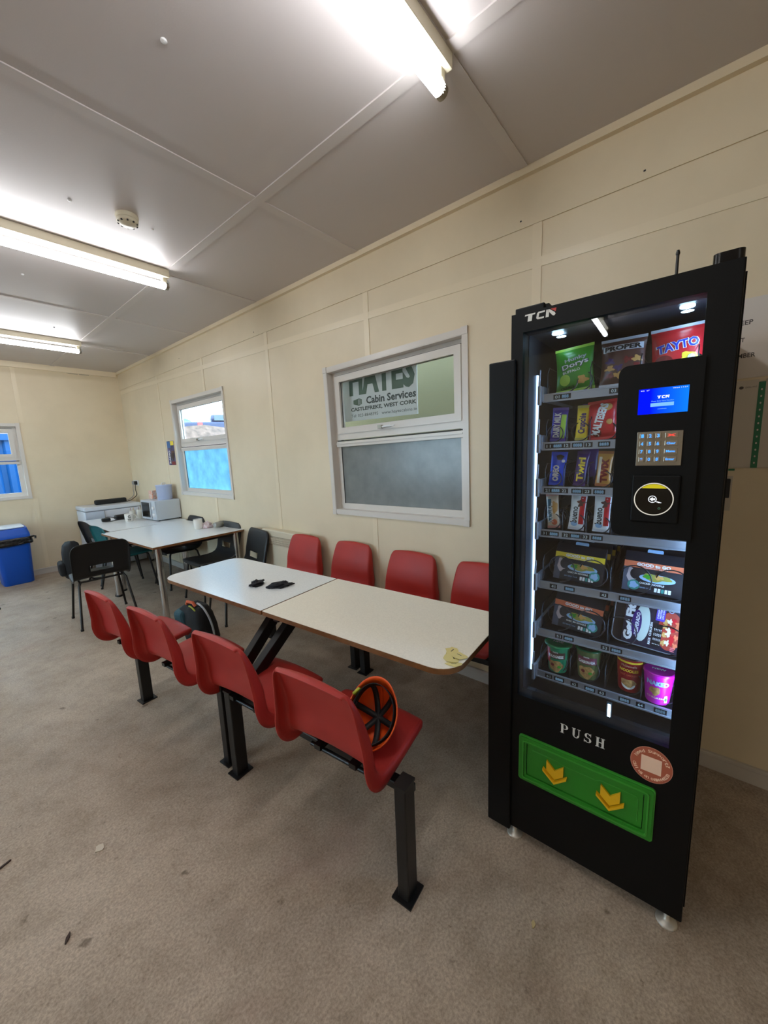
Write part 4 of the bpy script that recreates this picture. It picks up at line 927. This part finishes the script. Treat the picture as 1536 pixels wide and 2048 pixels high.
poly_chair(BC1, 'black plastic chair behind the teal one, backpack leaning on it', T(-.705, 5.90, 0) @ RZ(2), G2)
poly_chair(BC1, 'black plastic chair by the wall between white table and heater', T(-.345, 3.44, 0) @ RZ(172), G2)
poly_chair(BC3, 'charcoal plastic chair at the near corner of the white table by the wall', T(-.27, 4.10, 0) @ RZ(180), G2)
poly_chair(BC1, 'black plastic chair under the far side of the white table, by the wall', T(-.27, 4.95, 0) @ RZ(180), G2)
poly_chair(BC1, 'black chair mostly outside the picture, only a leg tip showing at the left edge', T(-2.12, 5.87, 0) @ RZ(20), G2)

# ------------------------------------------------------------------ white tables
def leg_table(x0, x1, y0, y1, rot, z, label, mat):
    cx_, cy_ = (x0+x1)/2, (y0+y1)/2; r = thing('white_table', label, 'table', T(cx_, cy_, 0) @ RZ(rot)); hw, hd = (x1-x0)/2, (y1-y0)/2
    b = MB(); b.box(-hw, hw, -hd, hd, z-.022, z-.003, PLY); b.box(-hw, hw, -hd, hd, z-.003, z, mat); b.build('top', r)
    b = MB()
    for s in (-1, 1): b.box(-hw+.06, hw-.06, s*(hd-.075)-.012, s*(hd-.075)+.012, z-.055, z-.022, FRAMEB); b.box(s*(hw-.075)-.012, s*(hw-.075)+.012, -hd+.06, hd-.06, z-.055, z-.022, FRAMEB)
    b.build('rail', r)
    for sx in (-1, 1):
        for sy in (-1, 1):
            b = MB(); b.tube([(sx*(hw-.065), sy*(hd-.065), .02), (sx*(hw-.065), sy*(hd-.065), z-.022)], .029, CHROME, 20); b.lathe([(.031, 0), (.031, .022)], BLKP, M=T(sx*(hw-.065), sy*(hd-.065), 0), n=20); b.build('leg', r)
leg_table(-.955, -.035, 3.80, 5.13, 2.5, .74, 'white square table with chrome legs nearer the camera', LAMB)
leg_table(-.885, -.025, 5.16, 6.52, 0, .738, 'white table by the microwave, behind the nearer white table', LAMB)

# ------------------------------------------------------------------ chest freezer, sound bar, kitchen bits
FW = pm('freezer white', (206, 212, 222), .3)
r = thing('chest_freezer', 'white chest freezer in the far corner', 'freezer', T(-.447, 6.81, 0))
b = MB(); b.box(-.345, .345, -.22, .24, .02, .84, FW, bev=.012); b.build('body', r)
b = MB(); b.box(-.352, .352, -.235, .24, .846, .905, FW, bev=.015); b.build('lid', r)
b = MB(); b.box(-.343, -.12, -.228, -.22, .70, .832, pm('freezer trim', (180, 190, 204), .35), bev=.004); b.box(-.12, -.112, -.23, -.22, .70, .835, GREY); b.build('control_strip', r)
b = MB(); b.box(-.205, .205, -.035, .035, 0, .070, pm('speaker cloth', (26, 27, 28), .8), bev=.02, seg=3); tag(b.build('sound_bar', M=T(-.40, 6.86, .905) @ RZ(3)), 'long black speaker bar on the freezer lid', 'speaker')
# microwave (front faces the camera side of the room, -x)
MWM = pm('microwave silver', (196, 202, 210), .35, metal=.2)
r = thing('microwave', 'silver microwave oven standing on the white table by the wall', 'microwave', T(-.325, 5.595, .74) @ RZ(-88))
b = MB(); b.box(-.23, .23, .012, .31, .012, .262, MWM, bev=.006)
b.box(.2305, .232, .05, .285, .04, .235, MWM, bev=.0005)
for x in (-.2, .2):
    for y in (.04, .3): b.lathe([(.012, 0), (.012, .013)], BLKP, M=T(x, y, 0), n=12)
b.build('body', r)
b = MB(); b.box(-.228, .115, 0, .012, .014, .260, MWM, bev=.003); b.box(-.20, .090, -.002, .001, .040, .235, BLKG); b.box(.10, .112, -.022, 0, .03, .245, MWM, bev=.004); b.build('door', r)
b = MB(); b.box(.118, .228, 0, .012, .014, .260, MWM, bev=.003); cp = b.build('control_panel', r)
for z in (.17, .08):
    b = MB(); b.lathe([(.026, 0), (.024, .018), (0, .02)], WHITE, M=T(.173, 0, z) @ RX(90), n=24); b.build('knob', cp)
b = MB(); b.lathe([(.086, 0), (.088, .004), (.095, .180), (.100, .183), (.098, .192), (0, .192)], pm('pale lilac tub', (188, 198, 226), .4), n=36); b.tube([(-.03, 0, .190), (-.02, 0, .215), (.02, 0, .215), (.03, 0, .190)], .006, WHITE, 8)
tag(b.build('lidded_tub', M=T(-.13, 5.52, 1.002)), 'pale lidded tub with a handle on top of the microwave', 'tub')
b = MB(); b.box(-.03, .03, -.045, .045, 0, .115, pm('red white carton', (226, 150, 120), .5, rgb2=(220, 215, 205), scale=40), bev=.004); tag(b.build('tea_box', M=T(-.20, 5.74, 1.002) @ RZ(10)), 'small red and white box beside the tub on the microwave', 'box')
MUGW = pm('mug glaze', (226, 222, 214), .2)
def mug(x, y, z, r_, h, label, letters, mat=MUGW, rot=0):
    r = thing('mug', label, 'mug', T(x, y, z) @ RZ(rot))
    b = MB(); b.lathe([(r_*.86, 0), (r_*.98, .006), (r_, h), (r_*.92, h), (r_*.88, .010), (0, .008)], mat, n=28); b.build('cup', r)
    b = MB(); b.tube([(r_*.95, 0, h*.82), (r_*1.45, 0, h*.75), (r_*1.6, 0, h*.5), (r_*1.4, 0, h*.25), (r_*.93, 0, h*.2)], .006, mat, 8); b.build('handle', r)
    if letters:
        b = MB(); f = lambda X, Z: -math.sqrt(max(1e-8, r_*r_*1.01-X*X))
        b.text(letters[0], .004, h*.66, .030, .036, BLP, bold=.03, fn=f); b.text(letters[1], .002, h*.24, .038, .026, BLP, bold=.04, fn=f); b.build('printed_letters', r)
mug(-.49, 5.82, .738, .052, .098, 'white mug printed with black letters on the far white table', ('G', 'TF'), rot=-20)
mug(-.262, 4.33, .74, .046, .110, 'plain white mug on the nearer white table', None, rot=30)
GLM = glassmat('tumbler glass', (.80, .83, .80), 1.45, .05)
for k, (x, y, r_, h, lab) in enumerate(((-.325, 5.90, .042, .13, 'clear plastic jar of stirrers left of the microwave, taller one'), (-.385, 6.02, .036, .115, 'clear plastic jar behind the taller jar by the microwave'))):
    r = thing('storage_jar', lab, 'jar', T(x, y, .738)); b = MB(); b.lathe([(r_*.8, 0), (r_, .01), (r_, h), (r_*.94, h), (r_*.92, .012), (0, .01)], pm('cloudy plastic', (196, 196, 186), .25), n=24); b.build('jar_body', r)
    b = MB()
    for q in range(4): b.tube([(0, 0, .02), (.02*math.cos(q*1.7), .02*math.sin(q*1.7), h+.035)], .0025, [TAN, WHITE, DRD, CRM][q], 6)
    b.build('stirrers', r)
r = thing('glass_tumbler', 'ribbed glass tumbler lying on the nearer white table', 'glass', T(-.155, 4.17, .775) @ RZ(15) @ RY(90))
b = MB(); b.lathe([(.0, 0), (.027, 0), (.030, .004), (.036, .10), (.033, .10), (.027, .008), (0, .008)], pm('frosty glass', (196, 196, 190), .12, trans=.5), n=20, fn=lambda v: Vector((v.x*(1+.04*math.sin(9*math.atan2(v.y, v.x))), v.y*(1+.04*math.sin(9*math.atan2(v.y, v.x))), v.z)));
b.build('glass', r)
def crumple(name, label, cat, M_, mat, r0, sq=(1, 1, .6), seed=0, amp=.5, fr=22, n=22):
    b = MB(); prof = [(max(1e-4, math.sin(PI*k/14)), -math.cos(PI*k/14)) for k in range(15)]
    def f(v):
        q = v.normalized(); d = 1+amp*noise.noise(q*2.1+Vector((seed, 0, 0)))+amp*.45*noise.noise(q*5+Vector((0, seed, 0)))
        p = Vector((q.x*sq[0], q.y*sq[1], q.z*sq[2]))*r0*d; p.z = max(p.z, -r0*sq[2]*.55); return p
    b.lathe(prof, mat, n=n, fn=f); o = b.build(name, M=M_ @ T(0, 0, r0*sq[2]*.55)); return tag(o, label, cat)
crumple('crumpled_packet', 'crumpled pink and white packet beside the plain mug', 'packet', T(-.175, 4.30, .74), pm('pink white paper', (214, 176, 184), .6, rgb2=(235, 228, 226), scale=60), .052, (1, 1, .8), 4)
CLO = pm('black cloth', (20, 22, 30), .8, bump=.3, bscale=60)
crumple('black_cloth', 'crumpled black cloth on the canteen table, farther of the two', 'cloth', T(-.935, 2.07, .735) @ RZ(30), CLO, .040, (1.15, .9, .42), 1.3, .7)
crumple('black_cloth', 'crumpled black cloth on the canteen table, with a pointed flat end', 'cloth', T(-.868, 1.925, .735) @ RZ(-25), CLO, .044, (1.45, .85, .36), 7.7, .7)
# adaptor cluster on table, cable and plugs
CABL = pm('black cable', (22, 22, 24), .5)
r = thing('power_adaptor', 'black adaptor block with looped lead on the far white table', 'adaptor', T(-.44, 6.16, .738) @ RZ(10))
b = MB(); b.box(-.13, .13, -.04, .04, 0, .065, BLKP, bev=.02); b.build('body', r)
b = MB(); b.tube(cr([(-.13, 0, .03), (-.20, .02, .05), (-.28, 0, .03), (-.30, -.06, .01), (-.22, -.10, .006), (-.12, -.07, .006), (-.05, -.12, .006)], 6), .005, CABL, 8); b.build('lead', r)
b = MB(); b.box(-.29, -.19, -.03, .02, .0, .045, BLKP, bev=.012); b.build('plug', r)
r = thing('wall_socket', 'white double wall socket in the far corner', 'socket', T(0, 7.02, 1.18))
b = MB(); b.box(-.010, 0, -.19, .02, -.042, .042, WHITE, bev=.003); b.build('faceplate', r)
for k, (y, pcol) in enumerate(((-.03, GREY), (-.13, CABL))):
    q = thing('plug_lead', ['grey plug and lead in the corner socket', 'black plug and lead in the corner socket'][k], 'plug', T(-.010, 7.02+y, 1.18))
    b = MB(); b.box(-.035, 0, -.025, .025, -.028, .028, pcol, bev=.008); b.build('plug', q)
    b = MB(); b.tube(cr([(-.025, 0, -.02), (-.03, .01, -.10), (-.04, -.02-.03*k, -.18), (-.07, .02, -.235), (-.16, -.02-.04*k, -.262), (-.33, -.10, -.265)], 6), .005, pcol, 8); b.build('lead', q)
# blue bin
BB = pm('blue bin plastic', (12, 84, 190), .4); r = thing('waste_bin', 'blue swing bin with white lid and black liner', 'bin', T(-1.555, 6.86, 0) @ RZ(3))
b = MB()
def ring_at(hx, hy, z, rr_=.045): return [(x, y, z) for x, y in rrect(-hx, hx, -hy, hy, rr_, 5)]
lv = [ring_at(.140, .120, 0), ring_at(.148, .128, .01), ring_at(.172, .155, .60), ring_at(.176, .160, .62)]
n = len(lv[0]); V = [p for q in lv for p in q]; b.add(V, [(i*n+k, i*n+(k+1) % n, (i+1)*n+(k+1) % n, (i+1)*n+k) for i in range(3) for k in range(n)], BB, smooth=True); b.add(lv[0], [list(range(n))[::-1]], BB); b.build('body', r)
b = MB(); lv = [ring_at(.180, .165, .60), ring_at(.180, .165, .645), [(x, y*.9+.010, .735+.09*y) for x, y, z in ring_at(.165, .15, 0, .05)]]
V = [p for q in lv for p in q]; b.add(V, [(i*n+k, i*n+(k+1) % n, (i+1)*n+(k+1) % n, (i+1)*n+k) for i in range(2) for k in range(n)], BB, smooth=True); b.add(lv[2], [list(range(n))], BB); b.build('hood', r)
b = MB(); b.prism(rrect(-.145, .145, -.115, .130, .03), 0, .010, pm('bin flap white', (214, 222, 232), .35), M=T(0, .008, .740) @ RX(5)); b.build('swing_lid', r)
LN = pm('black bin liner', (16, 16, 18), .25, bump=.5, bscale=40)
def lf(u, v):
    P_ = rrect(-.186, .186, -.171, .171, .05, 10); k = u*(len(P_)-1); i = int(k) % len(P_); j = (i+1) % len(P_); t = k-int(k); x = P_[i][0]*(1-t)+P_[j][0]*t; y = P_[i][1]*(1-t)+P_[j][1]*t
    q = 1+.06*v+.07*noise.noise(Vector((x*14, y*14, v*3)))*v; return Vector((x*q, y*q, .610-v*.085-.03*noise.noise(Vector((x*9, y*9, 5)))*v))
b = MB(); b.sheet(lf, [k/90 for k in range(91)], [0, .25, .5, .75, 1], LN, .002)
b.tube([(.17, -.160, .60), (.20, -.17, .608), (.222, -.165, .60), (.215, -.17, .57)], .012, LN, 6); b.build('liner', r)

# panel heater
HT = pm('heater cream', (206, 196, 172), .4)
r = thing('panel_heater', 'cream wall heater with grille behind the black chair', 'heater', T(0, 3.02, .50) @ RZ(-90))
b = MB(); b.box(-.33, .33, -.085, 0, -.05, .31, HT, bev=.012); b.build('casing', r)
b = MB(); b.box(-.30, .26, -.088, -.084, .17, .25, pm('heater grille dark', (120, 112, 98), .6))
for k in range(46): b.box(-.298+.0122*k, -.292+.0122*k, -.092, -.087, .172, .248, HT)
for z in (.19, .21, .23): b.box(-.30, .262, -.093, -.088, z-.002, z+.002, HT)
b.build('grille', r)
b = MB(); b.lathe([(.045, 0), (.045, .012), (.035, .018), (0, .018)], HT, M=T(.285, -.085, .20) @ RX(90), n=24); b.build('control_knob', r)

# wall poster and papers
r = thing('wall_poster', 'small colourful poster with white lettering beside the far window', 'poster', T(-.002, 5.47, 1.605) @ RZ(-90))
b = MB(); b.box(-.11, .11, 0, .001, -.158, .158, pm('poster dark', (46, 44, 60), .5, rgb2=(100, 96, 150), scale=14))
for q in ((-.1, .0, .07, .15, C('poster blue', (60, 110, 170), .5)), (.0, .1, .10, .155, YLP), (.0, .09, -.07, .03, BRN), (-.02, .10, -.155, -.11, DRD), (.02, .08, -.10, .0, BLP)): b.patch(q[0], q[1], q[2], q[3], q[4], eps=-.0006, nx=1, nz=1)
b.build('sheet', r); b = MB(); b.text('RADIO', -.055, -.05, .17, .045, WTP, rot=PI/2, bold=.04, eps=-.0012); b.build('lettering', r)
PAP = pm('white notice paper', (212, 204, 196), .55); PAP2 = pm('plastic wallet', (196, 188, 176), .25); TX = pm('notice print', (70, 66, 64), .6)
r = thing('wall_notice', 'white notice sheet with large black words right of the vending machine', 'notice', T(-.004, -.24, 1.89) @ RZ(-90))
b = MB(); b.box(-.24, .24, 0, .002, -.145, .155, PAP); b.build('sheet', r)
b = MB(); b.text('EEP', -.158, .066, .036, .017, TX, bold=.02, eps=-.0006); b.text('T', -.165, .002, .012, .016, TX, bold=.02, eps=-.0006); b.text('MBER', -.150, -.058, .052, .017, TX, bold=.02, eps=-.0006); b.build('lettering', r)
r = thing('document_wallet', 'clear plastic wallet with green punched edge below the notice', 'document', T(-.006, -.135, 1.56) @ RZ(-90))
b = MB(); b.box(-.13, .0, 0, .002, -.170, .175, PAP2); b.box(.02, .16, 0, .002, -.170, .175, PAP2); b.build('sheet', r)
b = MB(); b.box(.0, .020, -.001, .002, -.170, .165, pm('green edge strip', (10, 110, 70), .4))
for k in range(12): b.disc(.010, -.15+.026*k, .0028, .004, PAP, eps=-.0016, n=8, rings=1)
b.build('punched_edge', r)
b = MB(); b.text('GENERAL OFFICE', -.022, .148, .034, .006, TX, eps=-.0006); b.disc(-.050, .148, .007, .006, TX, n=12)
b.text('TIMESHEET', -.075, .02, .17, .016, TX, rot=PI/2, eps=-.0006); b.build('lettering', r)
r = thing('wall_switch', 'small dark device on the wall below the plastic wallet', 'switch', T(0, -.075, 1.30) @ RZ(-90)); b = MB(); b.box(-.02, .006, -.02, 0, -.035, .045, DARKG, bev=.003); b.box(-.03, .012, -.004, 0, -.09, .055, PAP2); b.build('body', r)
r = thing('wall_tag', 'small green tag on the wall just under the plastic wallet', 'tag', T(-.002, -.082, 1.382) @ RZ(-90)); b = MB(); b.box(-.012, .008, -.002, 0, -.004, .004, pm('green edge strip', (10, 110, 70), .4)); b.build('plate', r)

# ------------------------------------------------------------------ hard hat
HO = pm('orange helmet', (236, 92, 30), .35, spec=.5); HB = pm('helmet harness', (24, 26, 28), .6)
hz = Vector((-.69, -.22, .68)).normalized(); hx_ = (Vector((0, 0, 1))-hz*hz.z).normalized(); hy_ = hz.cross(hx_); hp = Vector((-1.225, .885, .562))
r = thing('hard_hat', 'orange hard hat lying upturned on the nearest red seat', 'hard hat', Matrix(((hx_.x, hy_.x, hz.x, hp.x), (hx_.y, hy_.y, hz.y, hp.y), (hx_.z, hy_.z, hz.z, hp.z), (0, 0, 0, 1))) @ Matrix.Scale(.84, 4))
b = MB()
def hat(u, v):
    a = u*2*PI; t = v*PI/2; rx, ry, h = .135, .112, .135
    br = 1+.05*max(0, (v-.92)/.08); 
    return Vector((rx*math.sin(t)*math.cos(a)*br, ry*math.sin(t)*math.sin(a)*br, -h*math.cos(t)))
b.sheet(hat, [k/48 for k in range(49)], [.015+.985*k/20 for k in range(21)], HO, .003)
b.build('helmet_shell', r)
b = MB()
def peak(u, v):
    a = (-.5+u)*2.0; R = .137+.018*v*math.cos(a*1.3); return Vector((R*math.cos(a), .82*R*math.sin(a)*1.0, .0+.010*v))
b.sheet(peak, [k/24 for k in range(25)], [0, .5, 1], HO, .003); b.tube([(.141*math.cos(a), .117*math.sin(a), 0) for a in [2*PI*k/48 for k in range(48)]], .0035, HO, 8, closed=True); b.build('peak', r)
b = MB()
def band(u, v): a = u*2*PI; return Vector((.122*math.cos(a), .100*math.sin(a), -.035+.045*v+.012*math.cos(2*a)))
b.sheet(band, [k/40 for k in range(41)], [0, .5, 1], HB, .003); b.build('headband', r)
b = MB()
for k in range(3):
    a = PI*k/3+.3; b.sheet(lambda u, v, a=a: Vector((math.cos(a)*.118*math.cos(PI*u), math.sin(a)*.096*math.cos(PI*u), -.02-.075*math.sin(PI*u)))+Vector((-math.sin(a), math.cos(a), 0))*(v-.5)*.026, [q/16 for q in range(17)], [0, 1], HB, .002)
b.build('cradle_strap', r)
b = MB(); b.box(-.02, .02, .112, .124, -.03, .018, pm('lime clip', (190, 200, 60), .4), bev=.004, M=RZ(-40)); b.build('clip', r)

# ------------------------------------------------------------------ backpacks
BT = pm('teal pack cloth', (44, 78, 88), .75, bump=.2, bscale=120); BK = pm('black pack cloth', (18, 20, 24), .75, bump=.2, bscale=120); OR = pm('orange pack trim', (196, 88, 50), .6); LM = pm('lime pack piping', (170, 176, 70), .6)
def pack(r, mat, w_, d_, h_):
    b = MB(); prof = [(.001, 0), (.8, .0), (1, .05), (1.02, .4), (.97, .7), (.80, .9), (.45, .985), (.001, 1.0)]
    def f(v): 
        a = math.atan2(v.y, v.x); R = math.hypot(v.x, v.y); c, s = math.cos(a), math.sin(a); e = (abs(c)**3.2+abs(s)**3.2)**(-1/3.2)
        return Vector((R*e*c*w_/2, R*e*s*d_/2, v.z*h_))*(1+.05*noise.noise(v*2.5))
    b.lathe(prof, mat, n=36, fn=f); return b
r = thing('backpack', 'teal and black backpack with orange trim on the floor beneath the table', 'backpack', T(-.85, 3.12, .02) @ RZ(-75) @ RX(10) @ Matrix.Scale(.88, 4))
pack(r, BK, .30, .22, .40).build('body', r)
b = MB(); b.box(-.16, -.02, -.13, .06, .12, .37, BT, bev=.05, seg=4); b.build('front_pocket', r)
b = MB(); b.tube([(.02+.10*math.sin(t), -.06, .20+.21*math.cos(t)) for t in [PI*k/16 for k in range(17)]], .007, LM, 8); b.tube([(.05+.12*math.sin(t), .0, .18+.225*math.cos(t)) for t in [PI*k/16 for k in range(17)]], .009, SLV, 8); b.build('piping', r)
b = MB(); b.tube([(-.05, -.03, .395), (-.03, -.03, .43), (.04, -.03, .43), (.06, -.03, .395)], .014, OR, 8); b.build('grab_handle', r)
r = thing('backpack', 'black backpack hanging against the chair near the blue bin', 'backpack', T(-1.10, 6.06, .10) @ RZ(85))
pack(r, BK, .30, .20, .46).build('body', r)
b = MB(); b.box(-.12, .12, .08, .15, .05, .22, BK, bev=.03, seg=3); b.build('front_pocket', r)
b = MB(); b.tube(cr([(-.08, -.09, .40), (-.09, -.15, .30), (-.08, -.13, .10), (.0, -.16, -.06), (.05, -.3, -.095)], 5), .010, BK, 8); b.build('strap', r)

# ------------------------------------------------------------------ small litter
PT = pm('torn cream paper', (222, 208, 140), .7)
rnd = random.Random(3)
pc = [(-.930, .715, .030), (-.975, .685, .040), (-.950, .672, .032), (-1.010, .660, .030)]
for k, (x, y, s) in enumerate(pc):
    n = 11; P_ = [(s*(.55+.45*rnd.random())*math.cos(2*PI*q/n)*1.2, s*(.5+.5*rnd.random())*math.sin(2*PI*q/n)) for q in range(n)]
    b = MB(); b.prism(P_, 0, .0015, PT)
    b.box(-s*.3, s*.35, -s*.12, -s*.02, .0015, .0018, BLP)
    tag(b.build('torn_paper', M=T(x, y, .7352+.0016*(k % 3)) @ RZ(40*k) @ RX(2+2*k)), ['small torn paper scrap, separate one nearest the table middle', 'widest torn paper scrap at the table corner', 'torn paper scrap overlapping the middle of the table corner heap', 'torn paper scrap hanging off the table corner'][k], 'paper', 'torn paper scraps on the table corner')
def scrap(name, label, cat, x, y, s, mat, seed, asp=1., rot=0):
    rn = random.Random(seed); n = 9; P_ = [(s*(.6+.4*rn.random())*math.cos(2*PI*q/n), asp*s*(.6+.4*rn.random())*math.sin(2*PI*q/n)) for q in range(n)]
    b = MB(); b.prism(P_, .001, .005, mat); tag(b.build(name, M=T(x, y, 0) @ RZ(rot) @ RX(4)), label, cat)
scrap('paper_scrap', 'pale torn scrap lying on the open floor at lower left', 'paper', -1.919, 1.747, .020, pm('pale scrap', (206, 196, 178), .6), 1)
DKB = pm('dark leaf', (58, 40, 32), .7)
scrap('leaf_fragment', 'dark brown leaf fragment on the floor at the lower left', 'leaf', -2.073, 1.479, .020, DKB, 2, .28, 60)
scrap('leaf_fragment', 'dark twig fragment at the left picture edge', 'leaf', -2.17, 1.968, .028, DKB, 3, .18, 20)
scrap('crumb', 'yellowish crumb on the floor in front of the vending machine', 'crumb', -1.113, .323, .012, pm('crumb yellow', (196, 176, 128), .7), 5, .6, 10)
